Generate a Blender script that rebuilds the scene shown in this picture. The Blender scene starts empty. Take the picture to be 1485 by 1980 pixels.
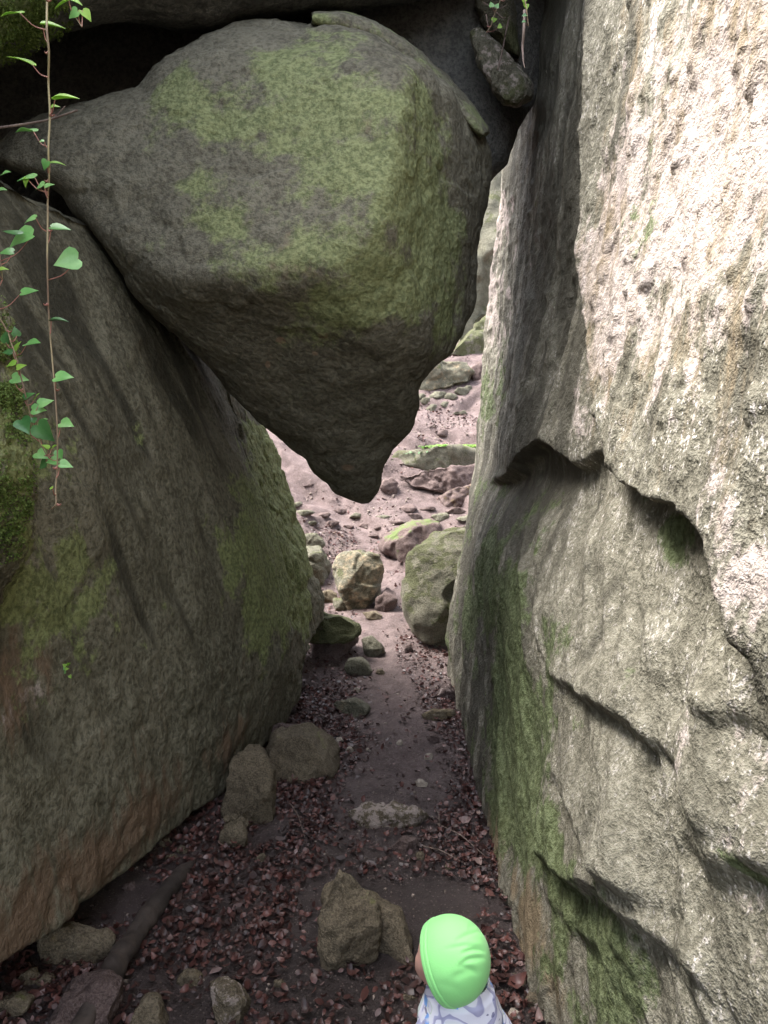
import bpy, math, random
import numpy as np
from mathutils import Vector, Matrix

# ------------------------------------------------------------ camera, sky, sun
sc = bpy.context.scene
col = sc.collection
CZ, PITCH, F = 2.05, math.radians(5), 1430.0      # eye height, downward tilt, focal length in photo pixels
cam_d = bpy.data.cameras.new("camera"); cam = bpy.data.objects.new("camera", cam_d); col.objects.link(cam)
cam.location = (0, 0, CZ); cam.rotation_euler = (math.radians(90) - PITCH, 0, 0)
cam_d.sensor_fit = 'VERTICAL'; cam_d.sensor_height = 36.0; cam_d.lens = 36.0 * F / 1980.0
cam_d.clip_start = 0.05; cam_d.clip_end = 500
sc.camera = cam

w = bpy.data.worlds.new("World"); sc.world = w; w.use_nodes = True
wn = w.node_tree; wn.nodes.clear()
sky = wn.nodes.new('ShaderNodeTexSky'); sky.sky_type = 'NISHITA'; sky.sun_disc = False
SUN_EL, SUN_AZ = math.radians(62), math.radians(-82)     # azimuth from +Y towards +X
sky.sun_elevation = SUN_EL; sky.sun_rotation = SUN_AZ
sky.air_density = 1.0; sky.dust_density = 3.0; sky.ozone_density = 1.0
hs = wn.nodes.new('ShaderNodeHueSaturation'); hs.inputs['Saturation'].default_value = 0.45
bg = wn.nodes.new('ShaderNodeBackground'); bg.inputs['Strength'].default_value = 0.15
wo = wn.nodes.new('ShaderNodeOutputWorld')
wn.links.new(sky.outputs[0], hs.inputs['Color']); wn.links.new(hs.outputs[0], bg.inputs['Color']); wn.links.new(bg.outputs[0], wo.inputs['Surface'])
sd = bpy.data.lights.new("sun", 'SUN'); sd.energy = 2.0; sd.angle = math.radians(26); sd.color = (1.0, 0.97, 0.93)
so = bpy.data.objects.new("sun", sd); col.objects.link(so)
dirv = Vector((math.sin(SUN_AZ) * math.cos(SUN_EL), math.cos(SUN_AZ) * math.cos(SUN_EL), math.sin(SUN_EL)))
so.rotation_euler = dirv.to_track_quat('Z', 'Y').to_euler(); so.location = (0, 0, 20)

sc.view_settings.view_transform = 'Standard'; sc.view_settings.look = 'None'
sc.view_settings.exposure = 2.55; sc.view_settings.gamma = 1.0
sc.render.engine = 'CYCLES'
sc.cycles.use_denoising = True
sc.cycles.max_bounces = 8; sc.cycles.diffuse_bounces = 6; sc.cycles.glossy_bounces = 3
sc.cycles.transmission_bounces = 3; sc.cycles.transparent_max_bounces = 6
sc.cycles.caustics_reflective = False; sc.cycles.caustics_refractive = False

# ------------------------------------------------------------ maths helpers
CP, SP = math.cos(PITCH), math.sin(PITCH)
def P(px, py, d):
    """world point seen at photo pixel (px, py) at depth d along the view axis"""
    a = (px - 742.5) / F * d; b = (990 - py) / F * d
    if isinstance(a, np.ndarray): return np.stack([a, d * CP + b * SP, CZ - d * SP + b * CP], -1)
    return np.array([a, d * CP + b * SP, CZ - d * SP + b * CP])
def proj(V):
    x, y, z = V[..., 0], V[..., 1], V[..., 2] - CZ
    d = y * CP - z * SP; u = y * SP + z * CP
    d = np.maximum(d, 1e-3)
    return 742.5 + F * x / d, 990 - F * u / d, d

def _hash(ix, iy, iz, s):
    M = 0xFFFFFFFF
    h = (ix * 374761393 + iy * 668265263 + iz * 2147483647 + s * 1274126177) & M
    h = ((h ^ (h >> 13)) * 1274126177) & M
    h = ((h ^ (h >> 15)) * 2246822519) & M
    h = h ^ (h >> 16)
    return (h & 0xFFFF).astype(np.float64) / 65535.0
def vnoise(p, s=0):
    i = np.floor(p).astype(np.int64); f = p - i
    f = f * f * f * (f * (f * 6 - 15) + 10)
    x, y, z = i[..., 0], i[..., 1], i[..., 2]; fx, fy, fz = f[..., 0], f[..., 1], f[..., 2]
    r = 0
    for dx in (0, 1):
        wx = fx if dx else 1 - fx
        for dy in (0, 1):
            wy = fy if dy else 1 - fy
            for dz in (0, 1):
                wz = fz if dz else 1 - fz
                r = r + wx * wy * wz * _hash(x + dx, y + dy, z + dz, s)
    return r * 2 - 1
def fbm(p, sc_=1.0, o=4, s=0, g=0.5, ridged=False):
    p = np.asarray(p, float) * sc_; a = 1.0; r = 0; t = 0
    for k in range(o):
        n = vnoise(p + 17.3 * k, s + k)
        if ridged: n = 1 - 2 * np.abs(n)
        r = r + a * n; t += a; a *= g
        p = np.stack([p[..., 0] * 1.6 + p[..., 1] * 1.2, p[..., 1] * 1.6 - p[..., 0] * 1.2, p[..., 2] * 2.0], -1)
    return r / t
def sstep(a, b, x):
    t = np.clip((x - a) / (b - a), 0, 1); return t * t * (3 - 2 * t)

def rbf(pts, vals):
    pts = np.array(pts, float); vals = np.array(vals, float); n = len(pts)
    def K(a, b):
        r = np.sqrt(((a[:, None] - b[None]) ** 2).sum(-1)) + 1e-9
        return r
    A = np.zeros((n + 3, n + 3)); A[:n, :n] = K(pts, pts); A[:n, n] = 1; A[:n, n + 1:] = pts; A[n:, :n] = A[:n, n:].T
    c = np.linalg.solve(A + 1e-9 * np.eye(n + 3), np.r_[vals, 0, 0, 0])
    def f(q):
        q = np.asarray(q, float); sh = q.shape[:-1]; q = q.reshape(-1, 2); out = np.empty(len(q))
        for i in range(0, len(q), 20000):
            b = q[i:i + 20000]; out[i:i + 20000] = K(b, pts) @ c[:n] + c[n] + b @ c[n + 1:]
        return out.reshape(sh)
    return f

# ------------------------------------------------------------ object helpers
def tag(o, label=None, cat=None, group=None, kind=None):
    if label: o['label'] = label
    if cat: o['category'] = cat
    if group: o['group'] = group
    if kind: o['kind'] = kind
    return o
def empty(name, loc, rz=0):
    o = bpy.data.objects.new(name, None); col.objects.link(o); o.location = loc; o.rotation_euler = (0, 0, rz)
    o.empty_display_size = 0.1
    return o
def mesh_obj(name, V, faces, mat, parent=None, origin=None, smooth=True, attrs=None):
    """V (n,3) world positions (or local to the parent); faces = list of int arrays of equal width"""
    V = np.asarray(V, float)
    if origin is None:
        origin = np.array([V[:, 0].mean(), V[:, 1].mean(), V[:, 2].min()]) if parent is None else np.zeros(3)
    me = bpy.data.meshes.new(name)
    me.vertices.add(len(V)); me.vertices.foreach_set('co', (V - origin).ravel())
    if isinstance(faces, np.ndarray): faces = [faces]
    faces = [np.asarray(f) for f in faces if len(f)]
    nl = sum(f.size for f in faces); nf = sum(len(f) for f in faces)
    me.loops.add(nl); me.polygons.add(nf)
    me.loops.foreach_set('vertex_index', np.concatenate([f.ravel() for f in faces]).astype(np.int32))
    tot = np.concatenate([np.full(len(f), f.shape[1]) for f in faces])
    st = np.r_[0, np.cumsum(tot)[:-1]]
    me.polygons.foreach_set('loop_start', st.astype(np.int32)); me.polygons.foreach_set('loop_total', tot.astype(np.int32))
    me.polygons.foreach_set('use_smooth', np.full(nf, smooth))
    me.update(calc_edges=True); me.validate()
    for k, a in (attrs or {}).items():
        at = me.attributes.new(k, 'FLOAT', 'POINT'); at.data.foreach_set('value', np.asarray(a, np.float32))
    me.materials.append(mat)
    o = bpy.data.objects.new(name, me); col.objects.link(o); o.location = origin
    if parent is not None: o.parent = parent
    return o
def vnormals(V, faces):
    N = np.zeros_like(V)
    for f in faces:
        a, b, c = V[f[:, 0]], V[f[:, 1]], V[f[:, 2]]
        if f.shape[1] == 4: n = np.cross(c - a, V[f[:, 3]] - b)
        else: n = np.cross(b - a, c - a)
        for k in range(f.shape[1]): np.add.at(N, f[:, k], n)
    return N / (np.linalg.norm(N, axis=1, keepdims=True) + 1e-12)

# ------------------------------------------------------------ materials
class NT:
    def __init__(s, name):
        s.m = bpy.data.materials.new(name); s.m.use_nodes = True; s.t = s.m.node_tree; s.t.nodes.clear()
        s.out = s.n('OutputMaterial'); s.b = s.n('BsdfPrincipled'); s.l(s.b.outputs[0], s.out.inputs['Surface'])
        s.co = s.n('TexCoord').outputs['Object']
    def n(s, k, **kw):
        x = s.t.nodes.new('ShaderNode' + k)
        for a, v in kw.items(): setattr(x, a, v)
        return x
    def l(s, a, b): s.t.links.new(a, b)
    def val(s, sock, v):
        if hasattr(v, 'is_output') or isinstance(v, bpy.types.NodeSocket): s.l(v, sock)
        else: sock.default_value = v
    def map(s, scale=(1, 1, 1), co=None):
        m = s.n('Mapping'); m.inputs['Scale'].default_value = scale; s.l(co or s.co, m.inputs['Vector']); return m.outputs[0]
    def noise(s, scale, detail=6, rough=0.55, co=None, dist=0.0):
        x = s.n('TexNoise'); x.inputs['Scale'].default_value = scale; x.inputs['Detail'].default_value = detail
        x.inputs['Roughness'].default_value = rough; x.inputs['Distortion'].default_value = dist
        s.l(co or s.co, x.inputs['Vector']); return x.outputs['Fac']
    def voro(s, scale, co=None, feature='F1', out='Distance'):
        x = s.n('TexVoronoi', feature=feature); x.inputs['Scale'].default_value = scale
        s.l(co or s.co, x.inputs['Vector']); return x.outputs[out]
    def ramp(s, fac, stops, interp='LINEAR'):
        x = s.n('ValToRGB'); x.color_ramp.interpolation = interp; e = x.color_ramp.elements
        while len(e) < len(stops): e.new(0.5)
        for i, (p, c) in enumerate(stops):
            e[i].position = p; e[i].color = (c[0], c[1], c[2], 1) if isinstance(c, (tuple, list)) else (c, c, c, 1)
        s.l(fac, x.inputs[0]); return x.outputs[0]
    def mix(s, fac, a, b, mode='MIX'):
        x = s.n('Mix', data_type='RGBA', blend_type=mode); x.clamp_factor = True
        s.val(x.inputs[0], fac)
        for sock, v in ((x.inputs[6], a), (x.inputs[7], b)):
            if isinstance(v, (tuple, list)): sock.default_value = (v[0], v[1], v[2], 1)
            else: s.l(v, sock)
        return x.outputs[2]
    def math(s, op, a, b=0.0, clamp=False):
        x = s.n('Math', operation=op); x.use_clamp = clamp; s.val(x.inputs[0], a); s.val(x.inputs[1], b); return x.outputs[0]
    def attr(s, name):
        x = s.n('Attribute'); x.attribute_name = name; return x.outputs['Fac']
    def step(s, v, a, b):
        x = s.n('MapRange'); x.interpolation_type = 'SMOOTHSTEP'; s.l(v, x.inputs[0])
        x.inputs[1].default_value = a; x.inputs[2].default_value = b; return x.outputs[0]
    def bump(s, h, strength, dist, nrm=None):
        x = s.n('Bump'); x.inputs['Strength'].default_value = strength; x.inputs['Distance'].default_value = dist
        s.l(h, x.inputs['Height'])
        if nrm: s.l(nrm, x.inputs['Normal'])
        return x.outputs[0]
    def mask(s, name, nz, k=1.0, soft=0.08):
        """attribute 0..1 broken up by noise into a patch with a ragged edge"""
        v = s.math('ADD', s.attr(name), s.math('MULTIPLY', s.math('SUBTRACT', nz, 0.5), k))
        return s.step(v, 0.5 - soft, 0.5 + soft)

def rock_mat(name, dark, mid, light, moss=(0.07, 0.11, 0.03), moss2=(0.12, 0.16, 0.05), tan=(0.34, 0.25, 0.12), streak=1.0,
             scale=1.0, speck=0.0, rough=0.85, bumpy=1.0, soft=0.08, spots=(0.42, 0.34, 0.2), wet=0.0):
    t = NT(name); S = scale
    st = t.map((1, 1, 1.0 / streak)); s2 = t.map((1, 1, streak ** -.35))
    n1 = t.noise(1.3 * S, 3, 0.6, st); n2 = t.noise(8 * S, 5, 0.66, s2); n3 = t.noise(38 * S, 3, 0.7); n4 = t.noise(150, 2, 0.6)
    big = t.math('ADD', t.math('MULTIPLY', n1, 0.5), t.math('MULTIPLY', n2, 0.5))
    c = t.ramp(big, [(0.33, dark), (0.5, mid), (0.67, light)])
    c = t.mix(t.math('MULTIPLY', t.step(n3, 0.42, 0.68), 0.55), c, light)
    c = t.mix(t.math('MULTIPLY', t.step(n3, 0.52, 0.36), 0.6), c, dark)
    if speck > 0:
        gr = t.attr('grit'); v1 = t.step(t.math('ADD', t.math('MULTIPLY', t.noise(85, 3, 0.6, t.map((1, 1, 0.6))), 0.6), t.math('MULTIPLY', n2, 0.4)), 0.55, 0.62)
        c = t.mix(t.math('MULTIPLY', t.math('MULTIPLY', v1, speck), gr), c, (0.82, 0.75, 0.71))
        v2 = t.step(t.math('ADD', t.math('MULTIPLY', t.noise(48, 4, 0.65, t.map((1, 1, 0.5))), 0.6), t.math('MULTIPLY', n2, 0.4)), 0.485, 0.43)
        c = t.mix(t.math('MULTIPLY', t.math('MULTIPLY', v2, 1.2 * speck), gr), c, dark)
    sn = t.step(t.math('ADD', t.attr('stain_shade'), t.math('MULTIPLY', t.math('SUBTRACT', n3, .5), .5)), 0.05, 0.45)  # dark mineral streaks, plus the shade painted on the right cliff
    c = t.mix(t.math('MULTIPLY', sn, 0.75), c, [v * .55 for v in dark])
    mn = t.noise(3.4, 9, 0.72); mcol = t.mix(t.step(n3, 0.35, 0.65), moss, moss2)
    pl = t.mask('pale', n2, 1.6)
    c = t.mix(t.math('MULTIPLY', pl, 0.6), c, (0.52, 0.43, 0.395))
    tn = t.mask('tan', t.noise(11, 4, 0.7, st), 1.3, 0.2)
    c = t.mix(tn, c, t.mix(n3, [v * 0.55 for v in tan], tan))
    ms = t.mask('moss', mn, 2.2, soft)
    c = t.mix(t.math('MULTIPLY', ms, 0.92), c, mcol)
    t.l(c, t.b.inputs['Base Color'])
    r = t.math('SUBTRACT', rough, t.math('MULTIPLY', t.step(n2, 0.4, 0.62), wet)); t.l(r, t.b.inputs['Roughness'])
    t.b.inputs['Specular IOR Level'].default_value = 0.3
    h = t.math('ADD', t.math('MULTIPLY', n2, 0.6), t.math('ADD', t.math('MULTIPLY', n3, 0.42), t.math('MULTIPLY', n4, 0.08)))
    nb = t.bump(h, 0.85 * bumpy, 0.055)
    t.l(nb, t.b.inputs['Normal'])
    return t.m

def simple_mat(name, c1, c2, scale=8, rough=0.6, bump=0.0, attr=None, stops=None, spec=0.5, trans=0.0, streak=(1, 1, 1), rough2=None):
    t = NT(name); n = t.noise(scale, 6, 0.6, t.map(streak))
    if attr: c = t.ramp(t.attr(attr), stops)
    else: c = t.mix(t.step(n, 0.35, 0.65), c1, c2)
    if attr: c = t.mix(t.math('MULTIPLY', t.step(n, 0.4, 0.7), 0.35), c, c2)
    t.l(c, t.b.inputs['Base Color']); t.b.inputs['Roughness'].default_value = rough
    t.b.inputs['Specular IOR Level'].default_value = spec
    if bump: t.l(t.bump(t.noise(scale * 3, 5, 0.65), 0.6, bump), t.b.inputs['Normal'])
    if trans:
        tr = t.n('BsdfTranslucent'); t.l(c, tr.inputs[0]); mx = t.n('MixShader'); mx.inputs[0].default_value = trans
        t.l(t.b.outputs[0], mx.inputs[1]); t.l(tr.outputs[0], mx.inputs[2]); t.l(mx.outputs[0], t.out.inputs['Surface'])
    return t.m

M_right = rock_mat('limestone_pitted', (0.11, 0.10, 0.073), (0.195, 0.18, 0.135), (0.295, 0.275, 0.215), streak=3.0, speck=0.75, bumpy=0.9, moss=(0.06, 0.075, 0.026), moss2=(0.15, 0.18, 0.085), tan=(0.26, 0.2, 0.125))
M_left = rock_mat('limestone_dark', (0.05, 0.045, 0.028), (0.115, 0.106, 0.07), (0.215, 0.198, 0.14), bumpy=0.75, streak=3.5, speck=0.12, moss=(0.11, 0.125, 0.05), moss2=(0.24, 0.27, 0.11), tan=(0.2, 0.135, 0.085))
M_chock = rock_mat('limestone_mossy', (0.08, 0.073, 0.052), (0.145, 0.134, 0.098), (0.235, 0.22, 0.162), soft=0.15, streak=1.2, speck=0.10, bumpy=0.8, moss=(0.145, 0.17, 0.075), moss2=(0.29, 0.32, 0.15), tan=(0.3, 0.22, 0.15))
M_roof = rock_mat('limestone_roof', (0.06, 0.06, 0.055), (0.12, 0.12, 0.11), (0.2, 0.19, 0.17), streak=1.0, speck=0.0, moss=(0.10, 0.15, 0.04), moss2=(0.25, 0.3, 0.14))
M_far = rock_mat('limestone_far', (0.075, 0.07, 0.048), (0.14, 0.132, 0.092), (0.23, 0.21, 0.155), streak=0.8, scale=2.0, moss=(0.055, 0.06, 0.024), moss2=(0.11, 0.112, 0.05), tan=(0.5, 0.38, 0.24))
M_stone = rock_mat('stone_tan', (0.075, 0.06, 0.04), (0.15, 0.12, 0.08), (0.27, 0.22, 0.15), streak=1.0, scale=3.0, bumpy=0.9, moss=(0.11, 0.115, 0.035), moss2=(0.2, 0.2, 0.075))
M_pale = rock_mat('stone_pale', (0.22, 0.18, 0.14), (0.38, 0.32, 0.26), (0.55, 0.48, 0.4), streak=1.0, scale=6.0, bumpy=0.6)
M_redrock = rock_mat('stone_purple', (0.065, 0.042, 0.038), (0.13, 0.09, 0.08), (0.22, 0.165, 0.15), streak=0.6, scale=3.0, bumpy=0.9, moss=(0.1, 0.14, 0.04))

def ground_mat():
    t = NT('trodden_earth')
    n1 = t.noise(0.9, 6, 0.6); n2 = t.noise(6, 8, 0.65); n3 = t.noise(45, 6, 0.7); n4 = t.noise(180, 3, 0.6)
    c = t.ramp(t.math('ADD', t.math('MULTIPLY', n1, 0.4), t.math('MULTIPLY', n2, 0.6)), [(0.35, (0.075, 0.05, 0.045)), (0.5, (0.155, 0.108, 0.1)), (0.68, (0.24, 0.178, 0.165))])
    c = t.mix(t.math('MULTIPLY', t.step(n3, 0.52, 0.7), 0.5), c, (0.3, 0.22, 0.2))
    c = t.mix(t.math('MULTIPLY', t.step(n3, 0.48, 0.34), 0.6), c, (0.06, 0.035, 0.03))
    c = t.mix(t.math('MULTIPLY', t.attr('near_dark'), 0.7), c, (0.035, 0.028, 0.026))
    c = t.mix(t.math('MULTIPLY', t.mask('moss', t.noise(7, 7, 0.7), 1.2), 0.8), c, (0.10, 0.13, 0.04))
    peb = t.step(t.math('ADD', t.voro(55), t.math('MULTIPLY', n2, -0.3)), 0.10, 0.02)
    c = t.mix(t.math('MULTIPLY', peb, 0.4), c, (0.38, 0.3, 0.26))
    t.l(c, t.b.inputs['Base Color'])
    t.l(t.math('SUBTRACT', 0.85, t.math('MULTIPLY', t.attr('near_dark'), 0.4)), t.b.inputs['Roughness'])
    nb = t.bump(t.math('ADD', n2, t.math('MULTIPLY', n3, 0.5)), 0.8, 0.05)
    t.l(t.bump(t.math('ADD', n4, peb), 0.6, 0.01, nb), t.b.inputs['Normal'])
    return t.m
M_ground = ground_mat()
LEAF = [(0.0, (0.03, 0.016, 0.015)), (0.25, (0.07, 0.03, 0.026)), (0.5, (0.145, 0.056, 0.046)), (0.72, (0.18, 0.1, 0.085)), (0.88, (0.3, 0.22, 0.21)), (1.0, (0.36, 0.22, 0.14))]
M_leaf = simple_mat('dead_beech_leaf', None, (0.05, 0.03, 0.022), 30, 0.42, 0.0, 'tone', LEAF, 0.5, 0.12)
M_wood = simple_mat('dead_wood', (0.09, 0.06, 0.05), (0.2, 0.15, 0.12), 40, 0.8, 0.002, streak=(1, 1, 0.2))
M_bark = simple_mat('dark_bark', (0.028, 0.02, 0.016), (0.07, 0.052, 0.042), 9, 0.8, 0.01)

import bmesh
_ico = {}
def ICO(k):
    if k not in _ico:
        bm = bmesh.new(); bmesh.ops.create_icosphere(bm, subdivisions=k, radius=1.0); bm.verts.ensure_lookup_table()
        _ico[k] = (np.array([v.co[:] for v in bm.verts]), np.array([[v.index for v in f.verts] for f in bm.faces])); bm.free()
    return _ico[k]
# ------------------------------------------------------------ ground
_gy = np.array([-60, -3, 1, 2.5, 5, 6.8, 8.5, 10, 11, 12.5, 14.5, 16, 18, 22, 40, 120])
_gz = np.array([0.5, 0.1, 0, 0, 0.02, .10, .35, .68, 1.0, 1.75, 2.9, 3.75, 4.6, 6, 9, 12.])
def ground_z(x, y, fine=True):
    x = np.asarray(x, float); y = np.asarray(y, float); ys = y + 0.4 * vnoise(np.stack([x * .7, y * .7, y * 0], -1), 3) * sstep(7, 10, y)
    z = np.interp(ys, _gy, _gz); z = (z + np.interp(ys - .3, _gy, _gz) + np.interp(ys + .3, _gy, _gz)) / 3
    far = sstep(6.8, 9.5, y)
    z = z + far * 0.35 * sstep(.5, 2.2, -x) + far * .2 * sstep(.9, 2.5, x) + sstep(3, 12, np.abs(x)) * far * 3
    z = z + 0.10 * sstep(.7, 1.6, -x) * (1 - far)
    if fine:
        p = np.stack([x, y, z * 0], -1)
        z = z + (.035 + .07 * far) * fbm(p, 1.6, 4, 11) + .014 * fbm(p, 9, 3, 5)
        z = z + sstep(8.5, 10.5, y) * .2 * (sstep(.35, .5, np.mod(y * .95 + .35 * x + .9 * fbm(p, .9, 3, 23), 1.0)) - np.mod(y * .95 + .35 * x + .9 * fbm(p, .9, 3, 23), 1.0))
        z = z + far * .06 * np.maximum(0, fbm(np.stack([x * .7, y * 2.2, z * 3], -1), 1.5, 4, 21, ridged=True))
    return z
def G(px, py):
    """ground point seen at photo pixel"""
    o = np.array([0, 0, CZ]); r = P(px, py, 1.0) - o
    ts = np.linspace(0.8, 30, 3000); Q = o + ts[:, None] * r
    h = Q[:, 2] - ground_z(Q[:, 0], Q[:, 1]); i = np.argmax(h < 0)
    return Q[i] if h.min() < 0 else Q[-1]
def axis(lo, hi, fl, fh, step, grow=1.25):
    a = list(np.arange(fl, fh, step)); s = step
    while a[-1] < hi: s *= grow; a.append(a[-1] + s)
    s = step
    while a[0] > lo: s *= grow; a.insert(0, a[0] - s)
    return np.array(a)
def grid_faces(nr, nc, flip=False):
    i = np.arange(nr * nc).reshape(nr, nc)
    f = np.stack([i[:-1, :-1].ravel(), i[:-1, 1:].ravel(), i[1:, 1:].ravel(), i[1:, :-1].ravel()], 1)
    return f[:, ::-1] if flip else f
gx = axis(-90, 90, -2.4, 2.4, 0.028); gy = np.r_[axis(-60, 1.2, 1.2, 7.5, 0.025)[:-1] if False else axis(-60, 120, 1.2, 17.5, 0.032)]
X, Y = np.meshgrid(gx, gy); Z = ground_z(X, Y)
near_dark = (1 - sstep(3.2, 4.8, Y)) * (0.75 + .5 * fbm(np.stack([X, Y, X * 0], -1), 1.2, 3, 9))  # ground gets darker and smoother towards the near end
mossg = .55 * np.exp(-((X - .75) / .5) ** 2 - ((Y - 10.4) / .6) ** 2) + .12 * (Y > 7) + sstep(13, 14, Y) * .15
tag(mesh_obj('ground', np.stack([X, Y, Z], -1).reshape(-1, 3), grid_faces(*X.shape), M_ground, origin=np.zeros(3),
             attrs={'near_dark': np.clip(near_dark, 0, 1).ravel(), 'moss': mossg.ravel()}), kind='structure')

# ------------------------------------------------------------ cliffs
def raymarch_wall(f, px, py, off=0.0):
    o = np.array([0, 0, CZ]); r = P(px, py, 1.0) - o
    ts = np.linspace(.5, 9, 1200); Q = o + ts[:, None] * r
    h = (f(Q[:, 1:3]) - off - Q[:, 0]) * np.sign(r[0]); i = np.argmax(h < 0)
    return Q[i][1:3]
def polyfeat(pts, y, z, h, L, soft=0.02, taper=True):
    """pts in (y,z); rock above / image-right of the line stands proud by h, fading with distance L"""
    pts = np.array(pts); best = np.full(y.shape, 1e9); sg = np.ones(y.shape); arc = np.zeros(y.shape)
    seg = np.linalg.norm(np.diff(pts, axis=0), axis=1); cum = np.r_[0, np.cumsum(seg)]
    for k in range(len(pts) - 1):
        a, b = pts[k], pts[k + 1]; d = b - a; t = np.clip(((y - a[0]) * d[0] + (z - a[1]) * d[1]) / (d @ d), 0, 1)
        qx, qz = y - a[0] - t * d[0], z - a[1] - t * d[1]; dist = np.hypot(qx, qz)
        cr = d[0] * (z - a[1]) - d[1] * (y - a[0]); m = dist < best
        best = np.where(m, dist, best); sg = np.where(m, np.where(cr < 0, 1, -1), sg); arc = np.where(m, (cum[k] + t * seg[k]) / cum[-1], arc)
    s = best * sg
    v = h * np.exp(-np.maximum(s, 0) / L) * sstep(-soft, soft, s)
    if taper: v = v * np.clip(np.sin(np.pi * np.clip(arc, 0.0, 1)), 0, 1)
    return v, s
def wall(side, ys, zs, xf, yend, attrs_fn, name, mat, back=4.0, rw=.5):
    """rock mass with a modelled face x = xf(y, z); ys in 0..1 along the passage up to yend(z)"""
    S, Zg = np.meshgrid(ys, zs); ye = yend(Zg); y0 = -1.6
    Yg = y0 + S * (ye - y0)
    Xg = xf(Yg, Zg)
    e = ye - Yg; w_ = rw; q = np.clip((w_ - e) / w_, 0, 1)
    Xg = Xg + side * rw * (1 - np.sqrt(np.clip(1 - q ** 2.2, 0, 1)))
    V = np.stack([Xg, Yg, Zg], -1); nr, nc = Xg.shape
    fl = side > 0
    F0 = [grid_faces(nr, nc, flip=not fl)]
    idx = np.arange(nr * nc).reshape(nr, nc)
    ring = np.r_[idx[0, :], idx[1:, -1], idx[-1, -2::-1], idx[-2:0:-1, 0]]
    V = V.reshape(-1, 3); base = V[ring]; last = ring; allV = [V]; n0 = len(V); m = len(ring); nst = 16
    for k in range(1, nst + 1):
        t = k / nst; nv = base.copy(); nv[:, 0] = base[:, 0] + (side * back - base[:, 0]) * t ** 1.5
        nv[:, 1] += .25 * math.sin(t * 2.2) * np.sign(base[:, 1] - 3) ; nv[:, 2] += .25 * math.sin(t * 2.) * (base[:, 2] > zs[-1] - .01)
        ids = n0 + np.arange(m); allV.append(nv); n0 += m
        a, b, c, d = last, np.roll(last, -1), np.roll(ids, -1), ids
        F0.append(np.stack([a, d, c, b] if not fl else [a, b, c, d], 1)); last = ids
    cen = np.array([[side * back, 3, 2.]]); allV.append(cen)
    F0.append(np.stack([last, np.full(m, n0), np.roll(last, -1)] if not fl else [last, np.roll(last, -1), np.full(m, n0)], 1))
    V = np.concatenate(allV)
    N = vnormals(V, F0)
    at = attrs_fn(V, N)
    disp = at.pop('_disp'); V = V + N * disp[:, None]
    return mesh_obj(name, V, F0, mat, attrs=at)
def blobs(V, lst):
    """sum of soft patches: (px, py, rx, rz/ry, value) placed on the surface point seen there"""
    px, py, d = proj(V); out = np.zeros(len(V)); front = d > .3
    for (bx, by, rx, ry, val) in lst:
        dd = (px - bx) ** 2 + (py - by) ** 2 + np.where(front, 0, 1e9); cand = np.argsort(dd)[:60]
        c = V[cand[np.argmin(d[cand])]]; dc = proj(c[None])[2][0]; s = dc / F
        r = np.sqrt(((V[:, 0] - c[0]) / (rx * s)) ** 2 + ((V[:, 1] - c[1]) / (1.5 * max(rx, ry) * s)) ** 2 + ((V[:, 2] - c[2]) / (ry * s)) ** 2)
        out = np.maximum(out, val * np.clip(1.25 - r * .6, 0, 1)) if val > 0 else out + val * np.clip(1.3 - r, 0, 1)
    return out

# --- right cliff
RC = [(-1.6, 0, .75), (-1.6, 2, .95), (-1.6, 4, 1.1), (-1.6, 5.6, 1.3),
      (0.3, 0, .68), (.3, 1, .78), (.3, 2, .9), (.3, 4, 1.05), (1.4, -.4, .62), (1.4, 0, .64), (1.4, 1, .745), (1.4, 1.8, .86), (1.4, 2.2, .88), (1.4, 3, .97), (1.4, 4, 1.06), (1.4, 5.6, 1.3),
      (2.5, -.4, .56), (2.5, 0, .585), (2.5, .5, .66), (2.5, 1, .72), (2.5, 1.9, .88), (2.5, 3, 1.0), (2.5, 4, 1.08), (2.5, 5.6, 1.3),
      (3.84, 0, .555), (3.84, .5, .61), (4, 1, .68), (4, 1.5, .74), (4, 1.9, .82), (4, 2.1, .86), (4, 3, .96), (4, 4, 1.02), (4, 5.6, 1.25),
      (5.3, 0, .585), (5.3, .5, .6), (5.3, 1, .66), (5.3, 1.9, .83), (5.3, 3, .98), (5.3, 4, 1.05), (5.3, 5.6, 1.2),
      (6.2, 0, .58), (6.2, .42, .53), (6.2, .8, .60), (6.2, 1.64, .77), (6.2, 1.9, .86), (6.2, 2.33, .93), (6.2, 3, .99), (6.2, 4, 1.05), (6.2, 5.6, 1.2), (6.2, -.4, .58), (7.2, 1.5, .80), (7.2, 1.9, .865), (7.2, 2.33, .885), (7.2, 3, .92), (7.2, 4.2, 1.045), (7.2, 4.7, 1.095), (7.2, .3, .62)]
rf = rbf([(a, b) for a, b, c in RC], [c for a, b, c in RC])
def rl(pts, off=0.04):
    q = [raymarch_wall(rf, *p, off) for p in pts]
    for _ in range(2): q = [q[0]] + [w_ for a, b in zip(q[:-1], q[1:]) for w_ in (a * .75 + b * .25, a * .25 + b * .75)] + [q[-1]]
    return q
lobe = rl([(1140, -900), (1135, -200), (1132, 100), (1108, 280), (1114, 400), (1120, 480), (1118, 560), (1135, 700), (1152, 860), (1180, 920), (1225, 962), (1300, 988), (1365, 1025), (1385, 1110), (1410, 1200), (1440, 1330), (1480, 1500)], .12)
lobe2 = rl([(915, 935), (940, 932), (965, 925), (1000, 880), (1035, 850), (1062, 890), (1085, 905), (1110, 880), (1148, 862), (1170, 850)], .10)
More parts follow.
